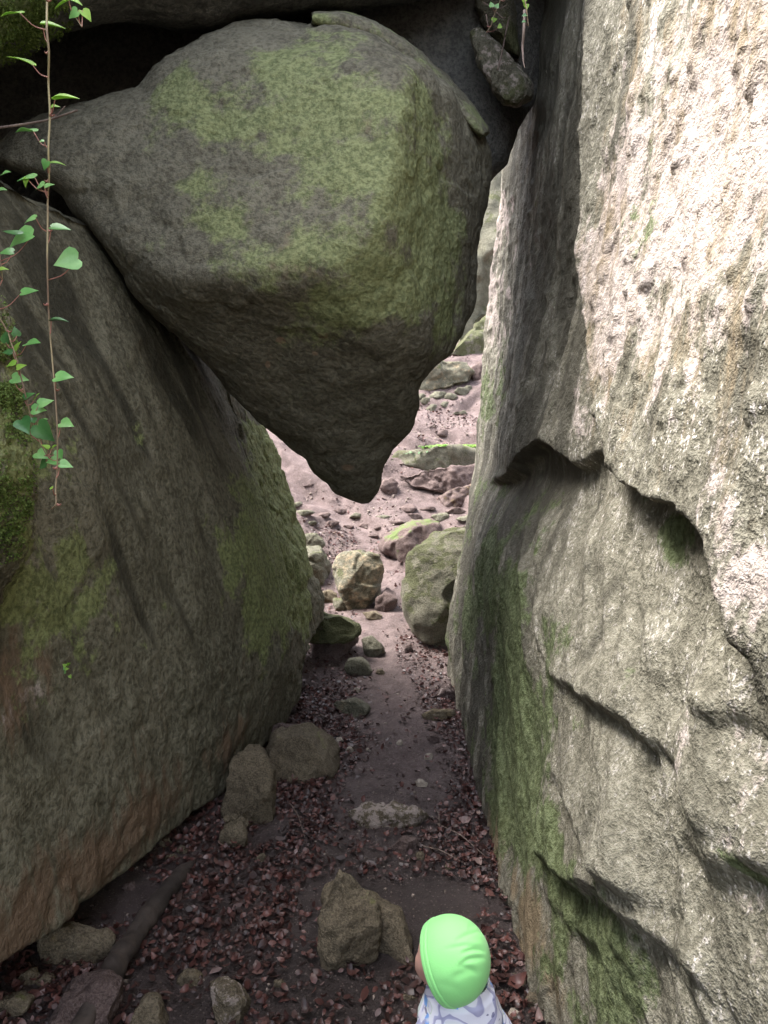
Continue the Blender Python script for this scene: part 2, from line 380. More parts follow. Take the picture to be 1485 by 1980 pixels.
ledges = [([(1060, 1300), (1130, 1335), (1190, 1365), (1245, 1405), (1300, 1450), (1345, 1520), (1385, 1590), (1440, 1640)], .085, .18),
          ([(1335, 1345), (1360, 1365), (1400, 1388), (1450, 1400), (1530, 1450)], .05, .12), ([(1040, 1490), (1090, 1515), (1130, 1555), (1170, 1620), (1195, 1680), (1260, 1740), (1330, 1780)], .08, .18),
          ([(1000, 1560), (1030, 1640), (1080, 1690), (1110, 1718), (1190, 1715), (1225, 1780), (1260, 1815), (1330, 1865), (1390, 1940), (1440, 2040)], .10, .2),
          ([(1360, 1700), (1400, 1690), (1440, 1680), (1485, 1685), (1560, 1700)], .07, .15), ([(1020, 1690), (1060, 1760), (1100, 1800), (1160, 1850), (1180, 1900), (1240, 2000)], .045, .12),
          ([(1270, 1850), (1310, 1900), (1340, 1960), (1400, 2050)], .05, .1), ([(1190, 1640), (1230, 1700), (1260, 1760)], .04, .1), ([(1330, 640), (1380, 600), (1440, 610), (1500, 660), (1600, 700)], .02, .2), ([(1280, 1600), (1340, 1640), (1420, 1660)], .035, .1), ([(1290, 1540), (1350, 1600), (1450, 1620), (1500, 1640)], .03, .1),
          ([(1250, 1300), (1290, 1310), (1330, 1340)], .02, .08), ([(1170, 1780), (1200, 1850), (1235, 1900)], .04, .1)]
ledges = [(rl(p), h, L) for p, h, L in ledges]
def right_x(y, z):
    x = rf(np.stack([y, z], -1))
    wob = .010 * fbm(np.stack([y * 0, y, z], -1), 5, 3, 71)
    yy = y + wob; zz = z + .012 * fbm(np.stack([y * 0, y, z], -1), 4, 3, 72)
    a_, b_ = (y - z) * .707, (y + z) * .707; lowm = sstep(2.0, 1.5, z)
    x = x - lowm * .028 * fbm(np.stack([a_ * 4.2, b_ * 1.1, a_ * 0], -1), 1.3, 4, 73, ridged=True) - lowm * .02 * fbm(np.stack([a_ * 2, b_ * 1.2, a_ * 0], -1), 2, 3, 74)
    v, s = polyfeat(lobe, yy, zz, .12, 1.4, taper=False, soft=.02); fade = sstep(.9, 1.7, zz); x = x - v * fade
    v, s = polyfeat(lobe2, yy, zz, .13, .9, taper=True, soft=.03); m = sstep(2.4, 3.3, y); x = x - v * m * np.exp(-np.maximum(z - 2, 0) / .8)
    x = x + .055 * np.exp(-((z - 1.88) / .16) ** 2) * sstep(2.3, 3.2, y) * sstep(6.6, 5.6, y) - .07 * np.exp(-((z - 1.3) / .36) ** 2) * sstep(2.2, 3.2, y) * sstep(6.0, 4.8, y)
    for pts, h, L in ledges:
        v, s = polyfeat(pts, yy, zz, h * .85, L * 1.8, soft=.035); x = x - v
    x = x - sstep(3.3, 3.8, y) * sstep(1.9, 2.3, z) * (.045 * fbm(np.stack([y * 0, y * 1.6, z * .7], -1), 1.3, 4, 75) + .02 * fbm(np.stack([y * 0, y, z], -1), 5, 3, 76, ridged=True))
    return x
def right_attrs(V, N):
    p = V; px, py, d = proj(V)
    st = np.stack([V[:, 0] * 3, V[:, 1] * 3, V[:, 2] * .8], -1)
    up_ = sstep(1.5, 2.3, V[:, 2]); disp = .02 * fbm(V, 2.2, 4, 31) + (.004 + .010 * up_) * fbm(st, 3, 4, 33) + .006 * fbm(V, 12, 4, 35) + .004 * up_ * fbm(V * [1, 1, .7], 38, 2, 37) + .010 * sstep(0, .12, fbm(V * [1, 1, .7], 2.6, 3, 38))
    near = (1 - sstep(3.0, 3.6, V[:, 1])) * sstep(1.2, 2.4, V[:, 2])
    disp -= near * (.016 * sstep(.15, .5, fbm(V * [1, 1, .6], 14, 3, 39)) + .02 * sstep(.1, .6, fbm(V * [1, 1, .35], 5, 3, 40)))
    moss = .18 * np.clip(fbm(V, 2.0, 3, 41) + .6, 0, 1)
    moss += blobs(V, [(1000, 1480, 60, 160, .75), (1060, 1680, 45, 110, .8), (930, 1130, 40, 60, .8), (905, 1180, 40, 40, .7), (950, 760, 25, 90, .4), (1150, 1850, 50, 140, .55), (1290, 1040, 30, 40, .6), (1060, 1340, 30, 90, .5),
                      (1215, 460, 60, 130, .15), (1420, 1700, 90, 20, .55), (1090, 1930, 60, 60, .6), (1230, 1900, 40, 60, .45), (960, 680, 16, 60, .3), (980, 1250, 60, 90, .5)])
    shel = sstep(3.15, 3.6, V[:, 1] + .25 * fbm(V, 2, 3, 43)) * sstep(7.3, 6.7, V[:, 1])  # shade below roof and boulder, painted in through the stain and moss masks
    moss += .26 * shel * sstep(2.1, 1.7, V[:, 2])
    tan = blobs(V, [(950, 1640, 22, 60, .75), (935, 1700, 16, 50, .8), (1015, 1780, 18, 60, .85), (1000, 1830, 25, 30, .75), (970, 1600, 16, 40, .6), (1050, 1860, 14, 60, .6), (985, 1700, 8, 60, .5)])
    pale = near * .30 + blobs(V, [(1380, 250, 160, 300, .5), (1200, 420, 40, 200, .4), (1400, 1150, 90, 140, .4), (1420, 1780, 80, 90, .45), (1350, 1500, 120, 150, .38), (935, 560, 10, 160, .6), (930, 420, 10, 100, .6), (1150, 560, 20, 200, .4)])  # white chips and streaks, plus sunlit brightness painted on the upper face
    tan += near * (.36 + .2 * fbm(V * [1, 1, .5], 3, 3, 44))
    return {'moss': moss, 'tan': tan, 'pale': pale, '_disp': disp, 'stain_shade': fbm(st * [1, 1, .5], 2.2, 4, 65) * 1.1 - .12 + .42 * shel, 'grit': .35 + .65 * np.clip(near + sstep(6.9, 7.1, V[:, 1]) + blobs(V, [(1400, 1150, 90, 140, .8), (1400, 1800, 90, 120, .6), (1330, 1500, 120, 150, .4)]), 0, 1)}
def fine(a, b, n): return np.linspace(a, b, n)
ysR = np.r_[np.linspace(0, .35, 40)[:-1], np.linspace(.35, .93, 460)[:-1], np.linspace(.93, 1, 70)]
zsR = np.r_[np.linspace(-.5, 4.3, 480)[:-1], np.linspace(4.3, 5.6, 25)]
yendR = lambda z: np.interp(z, [-.5, 0, .42, .8, 1.4, 1.8, 2.4, 3, 4.4, 5.6], [6.6, 6.75, 6.7, 6.7, 6.9, 7.35, 7.4, 7.4, 7.4, 7.3])
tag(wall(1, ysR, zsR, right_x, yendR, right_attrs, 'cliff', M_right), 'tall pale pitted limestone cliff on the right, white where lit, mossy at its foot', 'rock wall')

# --- left cliff
LC = [(-1.6, 0, -1.6), (-1.6, 1, -1.5), (-1.6, 3, -1.9), (-1.6, 4.6, -2.2), (1, 0, -1.55), (1, .5, -1.5), (1, 1.2, -1.45), (1, 2, -1.5), (1, 3, -1.75), (1, 4.6, -2.2),
      (2.5, -.4, -1.4), (2.6, .0, -1.3), (2.6, .35, -1.28), (2.5, .6, -1.3), (2.5, 1, -1.35), (2.5, 1.5, -1.4), (2.5, 2, -1.42), (2.5, 3, -1.7), (2.5, 4, -2.1),
      (3.2, 0, -1.2), (3.2, .22, -1.15), (3.2, .5, -1.13), (3.2, 1, -1.2), (3.2, 2, -1.32), (3.3, 2.6, -1.5), (3.3, 3.3, -1.8), (4, -.05, -1.02), (4, .14, -.98), (4, .45, -.93), (4, 1, -1.0), (4, 2, -1.18), (3.9, 2.9, -1.5), (3.9, 3.4, -1.75),
      (4.8, 0, -.84), (4.8, .15, -.8), (4.8, .6, -.70), (4.8, .9, -.73), (4.8, 1.45, -.84), (4.8, 2.0, -1.02), (4.8, 2.5, -1.2), (4.8, 3.2, -1.5), (5.5, .0, -.68), (5.5, .25, -.65), (5.5, .6, -.62), (5.5, .85, -.68), (5.5, 1.2, -.75), (5.5, 1.52, -.83), (5.5, 2.0, -1.0), (5.5, 2.5, -1.16), (5.5, 3, -1.38),
      (6.8, 0, -.78), (6.8, .3, -.62), (6.8, .6, -.56), (6.8, .85, -.63), (6.8, 1.5, -.82), (6.8, 2.0, -.97), (6.8, 2.5, -1.15), (6, 4.6, -2.2), (4, 4.6, -2.2), (6, -.4, -.8), (4, -.4, -1.1), (2.6, 3.7, -2.7), (3.3, 3.9, -2.6), (1.5, 3.7, -2.7)]
lf = rbf([(a, b) for a, b, c in LC], [c for a, b, c in LC])
lip = [(7.2, .5), (5.9, .5), (5.55, .42), (5.4, .22), (5.1, .12), (4.6, .10), (4.0, .12), (3.2, .19), (2.6, .28), (1.5, .5), (-1.8, .6)]
def left_x(y, z):
    x = lf(np.stack([y, z], -1)); q = np.stack([x * 0, y, z], -1)
    y2 = y + .35 * z                                  # slanting flutes
    v, s = polyfeat(lip, y + .03 * fbm(q, 3, 3, 58), z + .04 * fbm(q, 3, 3, 59), 1, 9, taper=False); x = x - (.30 + .2 * sstep(4.8, 3, y)) * sstep(.01, -.22, s) + .05 * np.exp(-np.maximum(s, 0) / .5) * sstep(-.1, .02, s)
    x = x + .012 * sstep(0, .15, fbm(q, 1.7, 3, 62)) + .02 * fbm(np.stack([y2 * 3, y2 * 3, z * .35], -1), 1.6, 4, 51) + .03 * fbm(q, 1.1, 3, 52)
    return x
def left_attrs(V, N):
    y2 = V[:, 1] + .35 * V[:, 2]
    st = np.stack([y2 * 4, V[:, 0] * 2, V[:, 2] * .5], -1)
    low = 1 - sstep(.7, 1.3, V[:, 2] + .3 * fbm(V, 1.5, 3, 60))
    disp = .02 * fbm(V, 2.2, 4, 53) + .03 * fbm(st, 1.6, 4, 64) * (1 - low) + (.005 + .006 * low) * fbm(V, 14, 4, 55) + .012 * low * fbm(V, 6, 4, 56, ridged=True)
    moss = .13 + .2 * fbm(V, 1.3, 3, 57) + blobs(V, [(560, 1000, 40, 190, 1.1), (525, 880, 36, 70, 1.0), (590, 1160, 36, 70, 1.05), (110, 1170, 50, 100, .5), (200, 1280, 50, 70, .35), (60, 900, 50, 140, .38), (480, 1150, 60, 100, .2), (20, 950, 40, 200, .35)])
    disp += sstep(4.9, 5.6, V[:, 1]) * (.035 * fbm(V, 4, 4, 66, ridged=True) + .02 * sstep(0, .1, fbm(V, 3, 3, 67)))
    moss -= .25 * low
    tan = .22 * low + blobs(V, [(60, 1300, 60, 90, .55), (40, 1380, 50, 50, .5), (250, 1620, 160, 50, .45), (100, 1750, 120, 60, .5), (450, 1440, 60, 30, .3)])
    pale = blobs(V, [(60, 1370, 50, 50, .5), (150, 1250, 40, 60, .3)])
    return {'moss': moss, 'tan': tan, 'pale': pale, '_disp': disp, 'stain_shade': (1 - low) * fbm(st, 1.6, 4, 64) * 1.3 - .05}
ysL = np.r_[np.linspace(0, .45, 50)[:-1], np.linspace(.45, .93, 330)[:-1], np.linspace(.93, 1, 60)]
zsL = np.linspace(-.4, 3.22, 360)
yendL = lambda z: np.interp(z, [-.4, 0, .35, .6, .9, 1.5, 2.2, 3, 4.6], [6.1, 6.1, 6.3, 6.8, 6.9, 6.9, 6.8, 6.5, 6.1])
tag(wall(-1, ysL, zsL, left_x, yendL, left_attrs, 'cliff', M_left, rw=.16), 'dark undercut rock wall leaning over the left side of the path', 'rock wall')

# ------------------------------------------------------------ big boulders from outlines (own depth, full round backs)
def relief(name, poly, cen, depth, roll, thick, mat, nang=420, nf=110, nb=40, k=2.6, disp=None, attrs=None, smooth_r=2, grow=1.0):
    poly = np.array(poly, float); cen = np.array(cen, float)
    th = np.linspace(0, 2 * math.pi, nang, endpoint=False); R = np.full(nang, 0.0)
    for i, t in enumerate(th):
        d = np.array([math.cos(t), math.sin(t)])
        for j in range(len(poly)):
            a, b = poly[j] - cen, poly[(j + 1) % len(poly)] - cen; e = b - a; det = d[0] * -e[1] + d[1] * e[0]
            if abs(det) < 1e-9: continue
            s = (a[0] * -e[1] + a[1] * e[0]) / det; u = (d[0] * a[1] - d[1] * a[0]) / det
            if s > 0 and -1e-6 <= u <= 1 + 1e-6: R[i] = max(R[i], s)
    for _ in range(smooth_r): R = (R + np.roll(R, 1) + np.roll(R, -1)) / 3
    R *= grow
    dirs = np.stack([np.cos(th), np.sin(th)], 1)
    tf = np.sin(np.linspace(0, math.pi / 2, nf + 1))[1:] ** .85; tb = np.sin(np.linspace(math.pi / 2, 0, nb + 1))[1:-1]
    df = depth if callable(depth) else rbf([(a, b) for a, b, c in depth], [c for a, b, c in depth]) if isinstance(depth, list) else (lambda q: np.full(q.shape[:-1], float(depth)))
    rings = []; c0 = df(cen[None])[0]
    V = [P(cen[0], cen[1], c0)[None]]
    for t in tf:
        q = cen + dirs * (R * t)[:, None]; dd = df(q) + roll * (1 - math.sqrt(max(0, 1 - t ** (2 * k)))); V.append(P(q[:, 0], q[:, 1], dd))
    for t in tb:
        q = cen + dirs * (R * t)[:, None]; qe = cen + dirs * R[:, None]
        dd = (df(qe) * t + c0 * (1 - t)) + roll + thick * math.sqrt(1 - t ** 2.4); V.append(P(q[:, 0], q[:, 1], dd))
    V.append(P(cen[0], cen[1], c0 + roll + thick)[None])
    V = np.concatenate(V); nr = len(tf) + len(tb); n = nang
    idx = 1 + np.arange(nr * n).reshape(nr, n); nx = np.roll(idx, -1, 1)
    q4 = np.stack([idx[:-1].ravel(), idx[1:].ravel(), nx[1:].ravel(), nx[:-1].ravel()], 1)
    last = len(V) - 1
    t3 = np.concatenate([np.stack([np.zeros(n, int), idx[0], nx[0]], 1), np.stack([np.full(n, last), nx[-1], idx[-1]], 1)])
    F0 = [q4, t3]; N = vnormals(V, F0)
    if (N[0] @ (V[0] - V.mean(0))) < 0: F0 = [f[:, ::-1] for f in F0]; N = -N
    if disp is not None: V = V + N * disp(V)[:, None]
    at = {'moss': np.zeros(len(V)), 'tan': np.zeros(len(V)), 'pale': np.zeros(len(V))}
    if attrs: at.update(attrs(V, N))
    return V, F0, at

def d_rock(a1=.03, a2=.012, a3=.005, s=0, ridge=0.0, f=1.0):
    return lambda V: a1 * fbm(V, 2.0 * f, 3, 100 + s) + a2 * fbm(V, 7 * f, 4, 101 + s) + a3 * fbm(V, 26 * f, 3, 102 + s) - ridge * sstep(.45, .8, fbm(V, 3.5 * f, 4, 103 + s, ridged=True))

# the chockstone
ch_poly = [(-40, 300), (0, 272), (50, 236), (110, 212), (200, 192), (268, 170), (300, 130), (350, 98), (450, 50), (560, 34), (640, 34), (720, 62), (800, 112), (870, 172), (925, 245), (945, 290), (945, 340), (932, 420), (924, 500), (920, 580), (897, 640), (870, 685),
           (832, 722), (808, 752), (812, 790), (795, 835), (760, 872), (745, 905), (733, 945), (715, 970), (690, 968), (655, 950), (612, 915), (592, 880), (556, 858), (500, 812), (430, 735), (360, 670), (300, 612), (255, 560), (180, 455), (115, 370), (60, 345), (10, 322)]
def ch_depth(q):
    x, y = q[..., 0], q[..., 1]
    ps = [3.70 + (560 - x) * .00045 + (420 - y) * .00062, 3.60 + (x - 745 + (y - 300) * .12) * .0046 + (300 - y) * .0003, 3.72 + (y - 560 + (x - 560) * .10) * .0031 - (x - 560) * .0006,
          3.9 + (105 - y) * .004, 3.76 + (.757 * (y - 560) - .653 * (x - 330)) * .0030, 3.60 + (x - 620) * .0012 + (y - 520) * .0014]
    k = 22.0; return np.log(sum(np.exp(k * (p - 4)) for p in ps)) / k + 4 - .06
def ch_disp(V):
    px, py, d = proj(V)
    v = .028 * fbm(V, 2.2, 3, 201) + .014 * fbm(V, 7, 4, 202) + .005 * fbm(V, 26, 4, 203)
    return v - .014 * sstep(.5, .85, fbm(V, 1.6, 3, 207, ridged=True)) + .01 * sstep(0, .12, fbm(V, 2.4, 3, 208))
def ch_attr(V, N):
    m = .12 + .14 * fbm(V, 2.5, 3, 209) + blobs(V, [(600, 250, 170, 120, .42), (560, 130, 150, 80, .56), (480, 230, 180, 40, .50), (640, 190, 90, 80, .72), (700, 330, 100, 70, .68), (790, 400, 80, 120, .66), (850, 450, 50, 110, .56), (600, 490, 110, 55, .6), (350, 190, 70, 70, .62), (780, 540, 110, 70, .6), (870, 590, 40, 70, .55), (440, 430, 40, 30, .5), (660, 580, 100, 60, .5), (380, 350, 60, 60, .36), (820, 230, 60, 90, .5)])
    m = m * (1 - .95 * sstep(650, 560, proj(V)[1]) * 0)
    lowdark = sstep(2.45, 2.2, V[:, 2]); m -= .15 * lowdark
    t = blobs(V, [(560, 490, 60, 40, .55), (690, 200, 20, 30, .6), (700, 240, 20, 20, .6), (545, 665, 7, 5, 1.3), (625, 658, 7, 5, 1.3), (517, 712, 4, 6, 1.2), (607, 693, 6, 4, .9), (672, 912, 9, 5, .9), (680, 455, 30, 20, .4)])
    return {'moss': m, 'tan': t, 'pale': blobs(V, [(545, 665, 5, 4, 1.0), (625, 658, 5, 4, 1.0)])}
V, F0, at = relief('b', ch_poly, (560, 420), ch_depth, .22, 1.2, M_chock, 900, 230, 50, k=4.5, disp=ch_disp, attrs=ch_attr)
boulder = tag(empty('boulder', (0, 4.6, 1.55)), 'huge mossy heart shaped boulder wedged between both rock walls above the path', 'boulder')
def kid(name, V, F0, mat, parent, at=None, smooth=True):
    pl = np.array(parent.location) + (np.array(parent.parent.location) if parent.parent else 0)
    o = mesh_obj(name, V - pl, F0, mat, parent, np.zeros(3), smooth, at); return o
kid('body', V, F0, M_chock, boulder, at)
fl_poly = [(600, 26), (650, 22), (700, 40), (760, 75), (820, 125), (880, 180), (930, 232), (946, 252), (930, 268), (905, 250), (860, 205), (800, 160), (740, 115), (680, 78), (620, 52)]
# a strip: build as ribbon body
def strip(pts, d0, d1, half, thick, mat, name, parent=None, n=160, seed=0, attrs=None):
    pts = np.array(pts, float); seg = np.r_[0, np.cumsum(np.linalg.norm(np.diff(pts, axis=0), axis=1))]; u = np.linspace(0, seg[-1], n)
    c = np.stack([np.interp(u, seg, pts[:, 0]), np.interp(u, seg, pts[:, 1])], 1)
    for _ in range(8): c[1:-1] = (c[:-2] + c[1:-1] + c[2:]) / 3
    tdir = np.gradient(c, axis=0); tdir /= np.linalg.norm(tdir, axis=1)[:, None]; nn = np.stack([-tdir[:, 1], tdir[:, 0]], 1)
    tt = u / seg[-1]; wv = half * np.clip(np.sin(np.pi * np.clip(tt * .96 + .02, 0, 1)), .0, 1) ** .4; dd = d0 + (d1 - d0) * tt
    m = 24; V = []
    for k in range(m):
        a = 2 * math.pi * k / m; ca, sa = np.sign(math.cos(a)) * abs(math.cos(a)) ** .6, np.sign(math.sin(a)) * abs(math.sin(a)) ** .6
        q = c + nn * (wv * ca)[:, None]; V.append(P(q[:, 0], q[:, 1], dd + thick * (.5 + .5 * sa)))
    V = np.stack(V, 1).reshape(-1, 3); idx = np.arange(n * m).reshape(n, m); nx = np.roll(idx, -1, 1)
    q4 = np.stack([idx[:-1].ravel(), idx[1:].ravel(), nx[1:].ravel(), nx[:-1].ravel()], 1)
    V = np.r_[V, V[:m].mean(0)[None], V[-m:].mean(0)[None]]
    t3 = np.concatenate([np.stack([np.full(m, n * m), idx[0], nx[0]], 1), np.stack([np.full(m, n * m + 1), nx[-1], idx[-1]], 1)])
    F0 = [q4, t3]; N = vnormals(V, F0); c3 = V[idx[n // 2]].mean(0)
    if N[idx[n // 2, 0]] @ (V[idx[n // 2, 0]] - c3) < 0: F0 = [f[:, ::-1] for f in F0]; N = -N
    V = V + N * (.016 * fbm(V, 8, 4, 300 + seed) + .03 * fbm(V, 2.5, 2, 301 + seed))[:, None]
    at = {'moss': np.zeros(len(V)) + .45, 'tan': np.zeros(len(V)) + .2, 'pale': np.zeros(len(V))}
    if attrs: at.update(attrs)
    return V, F0, at
V, F0, at = strip([(606, 36), (665, 40), (725, 64), (788, 114), (848, 168), (898, 218), (936, 260)], 4.12, 4.36, 23, .6, M_chock, 'flake')
kid('flake', V, F0, M_chock, boulder, at)

# roof rocks
def const_attr(m=0, t=0, p=0, extra=None):
    def f(V, N):
        d = {'moss': np.full(len(V), m, float), 'tan': np.full(len(V), t, float), 'pale': np.full(len(V), p, float)}
        if extra:
            for k_, l in extra.items(): d[k_] = d[k_] + blobs(V, l)
        return d
    return f
def big(name, label, cat, poly, cen, depth, roll, thick, mat, disp, attrs, **kw):
    V, F0, at = relief(name, poly, cen, depth, roll, thick, mat, disp=disp, attrs=attrs, **kw)
    return tag(mesh_obj(name, V, F0, mat, attrs=at), label, cat)
big('roof_rock', 'grey rock slab roofing the passage along the top edge of the photo', 'rock',
    [(-900, -900), (300, -1100), (1300, -1100), (1330, -420), (1180, -260), (960, -150), (905, -30), (780, 0), (640, 18), (560, 30), (480, 42), (400, 58), (330, 63), (270, 48), (220, 44), (120, 60), (60, 100), (0, 130), (-300, 330), (-900, 300)], (120, -420),
    [(0, 0, 3.3), (300, 0, 3.9), (600, 0, 4.1), (900, 0, 4.6), (0, -600, 2.9), (900, -600, 3.8), (1200, -400, 3.7), (1200, -900, 3.4), (-900, 200, 3.0), (-900, -800, 2.7)], .5, 1.5, M_roof, d_rock(.05, .02, .008, 5), const_attr(.1, extra={'moss': [(40, 40, 60, 60, .9), (0, 120, 50, 50, .6)]}), nang=500)
big('rear_roof_rock', 'dark rock closing the gap above and behind the wedged boulder', 'rock',
    [(-900, -700), (600, -700), (1150, -300), (1090, -60), (1062, 60), (1045, 185), (1020, 235), (985, 290), (962, 335), (880, 420), (400, 480), (-300, 700), (-900, 700)], (300, 0),
    [(0, 100, 5.1), (600, 100, 5.2), (980, 250, 5.0), (1060, 60, 5.1), (950, 100, 5.15), (-600, 0, 4.8), (300, -500, 5.0)], .4, .95, M_roof, d_rock(.06, .02, .01, 9), const_attr(.1), nang=420)
big('wedge_slab', 'pale mossy slab jammed diagonally at the top against the right cliff', 'rock',
    [(905, 60), (925, 48), (960, 80), (1000, 125), (1030, 160), (1028, 190), (1000, 208), (975, 205), (950, 180), (925, 130)], (965, 130), 4.75, .12, .5, M_far,
    d_rock(.03, .018, .008, 12, f=1.6), const_attr(.35, .2, .4), nang=220, nf=60, nb=20)
big('upper_slab', 'mossy stone ledge above the diagonal slab, with dry twigs hanging down', 'rock',
    [(915, -60), (985, -70), (995, 40), (1010, 110), (1002, 118), (975, 92), (940, 50), (920, 10)], (960, 20), 5.05, .15, .6, M_far,
    d_rock(.03, .02, .006, 14, f=2), const_attr(.45, .25), nang=200, nf=50, nb=20)
# unseen overhang, added above the left side to shade the wall
def slab_box(name, label, cat, c, h, mat, seed, attrs):
    n = 60; dirs, F0 = ICO(5); k = 8
    r = (np.abs(dirs / np.array(h)) ** k).sum(1) ** (-1 / k); V = np.array(c) + dirs * r[:, None]; N = vnormals(V, [F0])
    V = V + N * (.12 * fbm(V, .9, 4, seed) + .03 * fbm(V, 4, 4, seed + 1))[:, None]
    return tag(mesh_obj(name, V, F0, mat, attrs=attrs(V, N)), label, cat)
slab_box('unseen_overhang', 'unseen rock overhang added to shade the left wall', 'rock', (-2.95, .5, 4.4), (1.5, 2.3, 1.3), M_roof, 401, const_attr(.2))
slab_box('far_cliff', 'far grey green rock face seen through the slit right of the wedged boulder', 'rock wall', (3.5, 25.5, 8), (5.5, 4.0, 7.0), M_far, 411, const_attr(.3))
slab_box('far_cliff', 'rock face closing the gorge at the far left', 'rock wall', (-6.0, 26, 8), (5.0, 4.0, 6.5), M_far, 421, const_attr(.3))
# near mossy rock at the left frame edge
big('mossy_rock', 'mossy rough rock at the left frame edge behind the hanging ivy', 'rock',
    [(-500, 420), (-60, 560), (-5, 590), (18, 640), (30, 720), (38, 800), (55, 880), (66, 950), (68, 1010), (60, 1070), (40, 1120), (0, 1180), (-60, 1300), (-500, 1400)], (-200, 900),
    [(0, 900, 2.05), (0, 600, 2.15), (-300, 900, 1.8), (-100, 1200, 2.2), (60, 1000, 2.2)], .25, .8, M_left, d_rock(.03, .02, .012, 17, f=2), const_attr(.5, .2, .15), nang=420)

# ------------------------------------------------------------ single stones
BX, BY, BZ = np.array([1, 0, 0.]), np.array([0, CP, -SP]), np.array([0, SP, CP])
def hull(pts):
    pts = sorted(set(map(tuple, pts)))
    def half(ps):
        h = []
        for p in ps:
            while len(h) > 1 and (h[-1][0] - h[-2][0]) * (p[1] - h[-2][1]) - (h[-1][1] - h[-2][1]) * (p[0] - h[-2][0]) <= 0: h.pop()
            h.append(p)
        return h[:-1]
    return half(pts) + half(pts[::-1])
def stone_mesh(poly, dc, thick, seed, sub=4, p=34, a=(.05, .035, .014), tilt=None, mat=None, moss=.1, tan=0., pale=0.):
    rnd = random.Random(seed); H = np.array(hull([(x, -y) for x, y in poly])); cx, cy = H.mean(0); s = dc / F; Q = (H - [cx, cy]) * s
    size = max(np.ptp(Q[:, 0]), np.ptp(Q[:, 1])); hw = min(np.ptp(Q[:, 0]), np.ptp(Q[:, 1])) / 2
    nrm, dst = [], []
    for i in range(len(Q)):
        e = Q[(i + 1) % len(Q)] - Q[i]; n = np.array([e[1], -e[0]]); n /= np.linalg.norm(n) + 1e-9
        m = Q[i]; d = n @ m
        if d < 0: n, d = -n, -d
        ty = rnd.uniform(-.25, .25); v = np.array([n[0], ty, n[1]]); L = np.linalg.norm(v); nrm.append(v / L); dst.append(max(d, .004) / L * 1.02)
    for sgn in (-1, 1):
        for k in range(5):
            v = np.array([rnd.uniform(-.6, .6), sgn, rnd.uniform(-.35, .6)]); v /= np.linalg.norm(v)
            nrm.append(v); dst.append(thick / 2 * rnd.uniform(.8, 1.15) * (1 if k else .95) + .25 * hw * (1 - abs(v[1])))
    if tilt is not None:
        for v, d in tilt: v = np.array(v, float); nrm.append(v / np.linalg.norm(v)); dst.append(d)
    nrm = np.array(nrm); dst = np.array(dst); no_ = len(Q) + 0; e_ = len(nrm) - (len(tilt) if tilt else 0); dst[no_:e_] = np.maximum(dst[no_:e_], (nrm[no_:e_][:, [0, 2]] @ Q.T).max(1) * .97); dirs, F0 = ICO(sub)
    g = np.maximum(dirs @ nrm.T / dst, 0); r = (g ** p).sum(1) ** (-1 / p)
    L = dirs * r[:, None]; N = vnormals(L, [F0])
    q = L / size + seed * 3.7
    L = L + N * (size * (.035 * (sstep(0, .1, fbm(q, 2.2, 3, seed + 5)) - .5) - .03 * sstep(.5, .8, fbm(q, 2.0, 3, seed + 6, ridged=True)) + a[0] * fbm(q, 1.6, 2, seed) + a[1] * fbm(q, 5, 3, seed + 1) + a[2] * fbm(q, 16, 2, seed + 2)))[:, None]
    c = P(cx, -cy, dc)
    V = c + L[:, :1] * BX + L[:, 1:2] * BY + L[:, 2:3] * BZ
    n = len(V); mo = moss + .25 * (vnormals(V, [F0])[:, 2] - .3) * (moss > .05)
    return V, F0, {'moss': mo, 'tan': np.full(n, tan), 'pale': np.full(n, pale)}
def gdepth(px, py): return float(proj(G(px, py)[None])[2][0])
def stone(name, label, poly, thick=None, mat=None, seed=0, dc=None, cat='rock', parts=None, group=None, **kw):
    xs = [a for a, b in poly]; ys = [b for a, b in poly]; 
    if thick is None: thick = .8
    if dc is None: dc = gdepth(sum(xs) / len(xs), max(ys) - 0.12 * (max(ys) - min(ys)))
    size = min(max(xs) - min(xs), max(ys) - min(ys)) * dc / F
    th = thick * size
    if len(poly) and dc is not None and 'fixed' not in kw: dc += th * .3
    kw.pop('fixed', None)
    V, F0, at = stone_mesh(poly, dc, th, seed, **kw)
    o = tag(mesh_obj(name, V, F0, mat or M_stone, attrs=at), label, cat, group); return o

ORD = ['first', 'second', 'third', 'fourth', 'fifth', 'sixth', 'seventh', 'eighth', 'ninth', 'tenth', 'eleventh', 'twelfth', 'thirteenth', 'fourteenth', 'fifteenth', 'sixteenth', 'seventeenth', 'eighteenth', 'nineteenth']
S = stone
# beyond the wedged boulder
S('boulder', 'rounded green grey boulder leaning on the foot of the right cliff', [(782, 1080), (800, 1052), (840, 1030), (900, 998), (950, 980), (1000, 1000), (1000, 1180), (950, 1300), (860, 1268), (830, 1250), (800, 1215), (780, 1170)], .7, M_far, 3, dc=7.3, fixed=1, sub=6, p=24, a=(.035, .02, .009), moss=.42, cat='boulder', tilt=[((-.25, -1, .35), .30), ((.3, -1, -.5), .42), ((-.8, -.8, .1), .40)])
S('boulder', 'broken angular boulder with an orange split face in the middle of the path', [(640, 1100), (660, 1072), (700, 1066), (732, 1078), (742, 1110), (735, 1135), (720, 1170), (700, 1192), (672, 1182), (655, 1140)], 1.0, M_far, 4, sub=6, p=36, a=(.03, .02, .008), moss=.3, tan=.38, cat='boulder', tilt=[((.55, -1, -.15), .27), ((-.7, -1, .5), .26), ((0, -.3, 1), .36)])
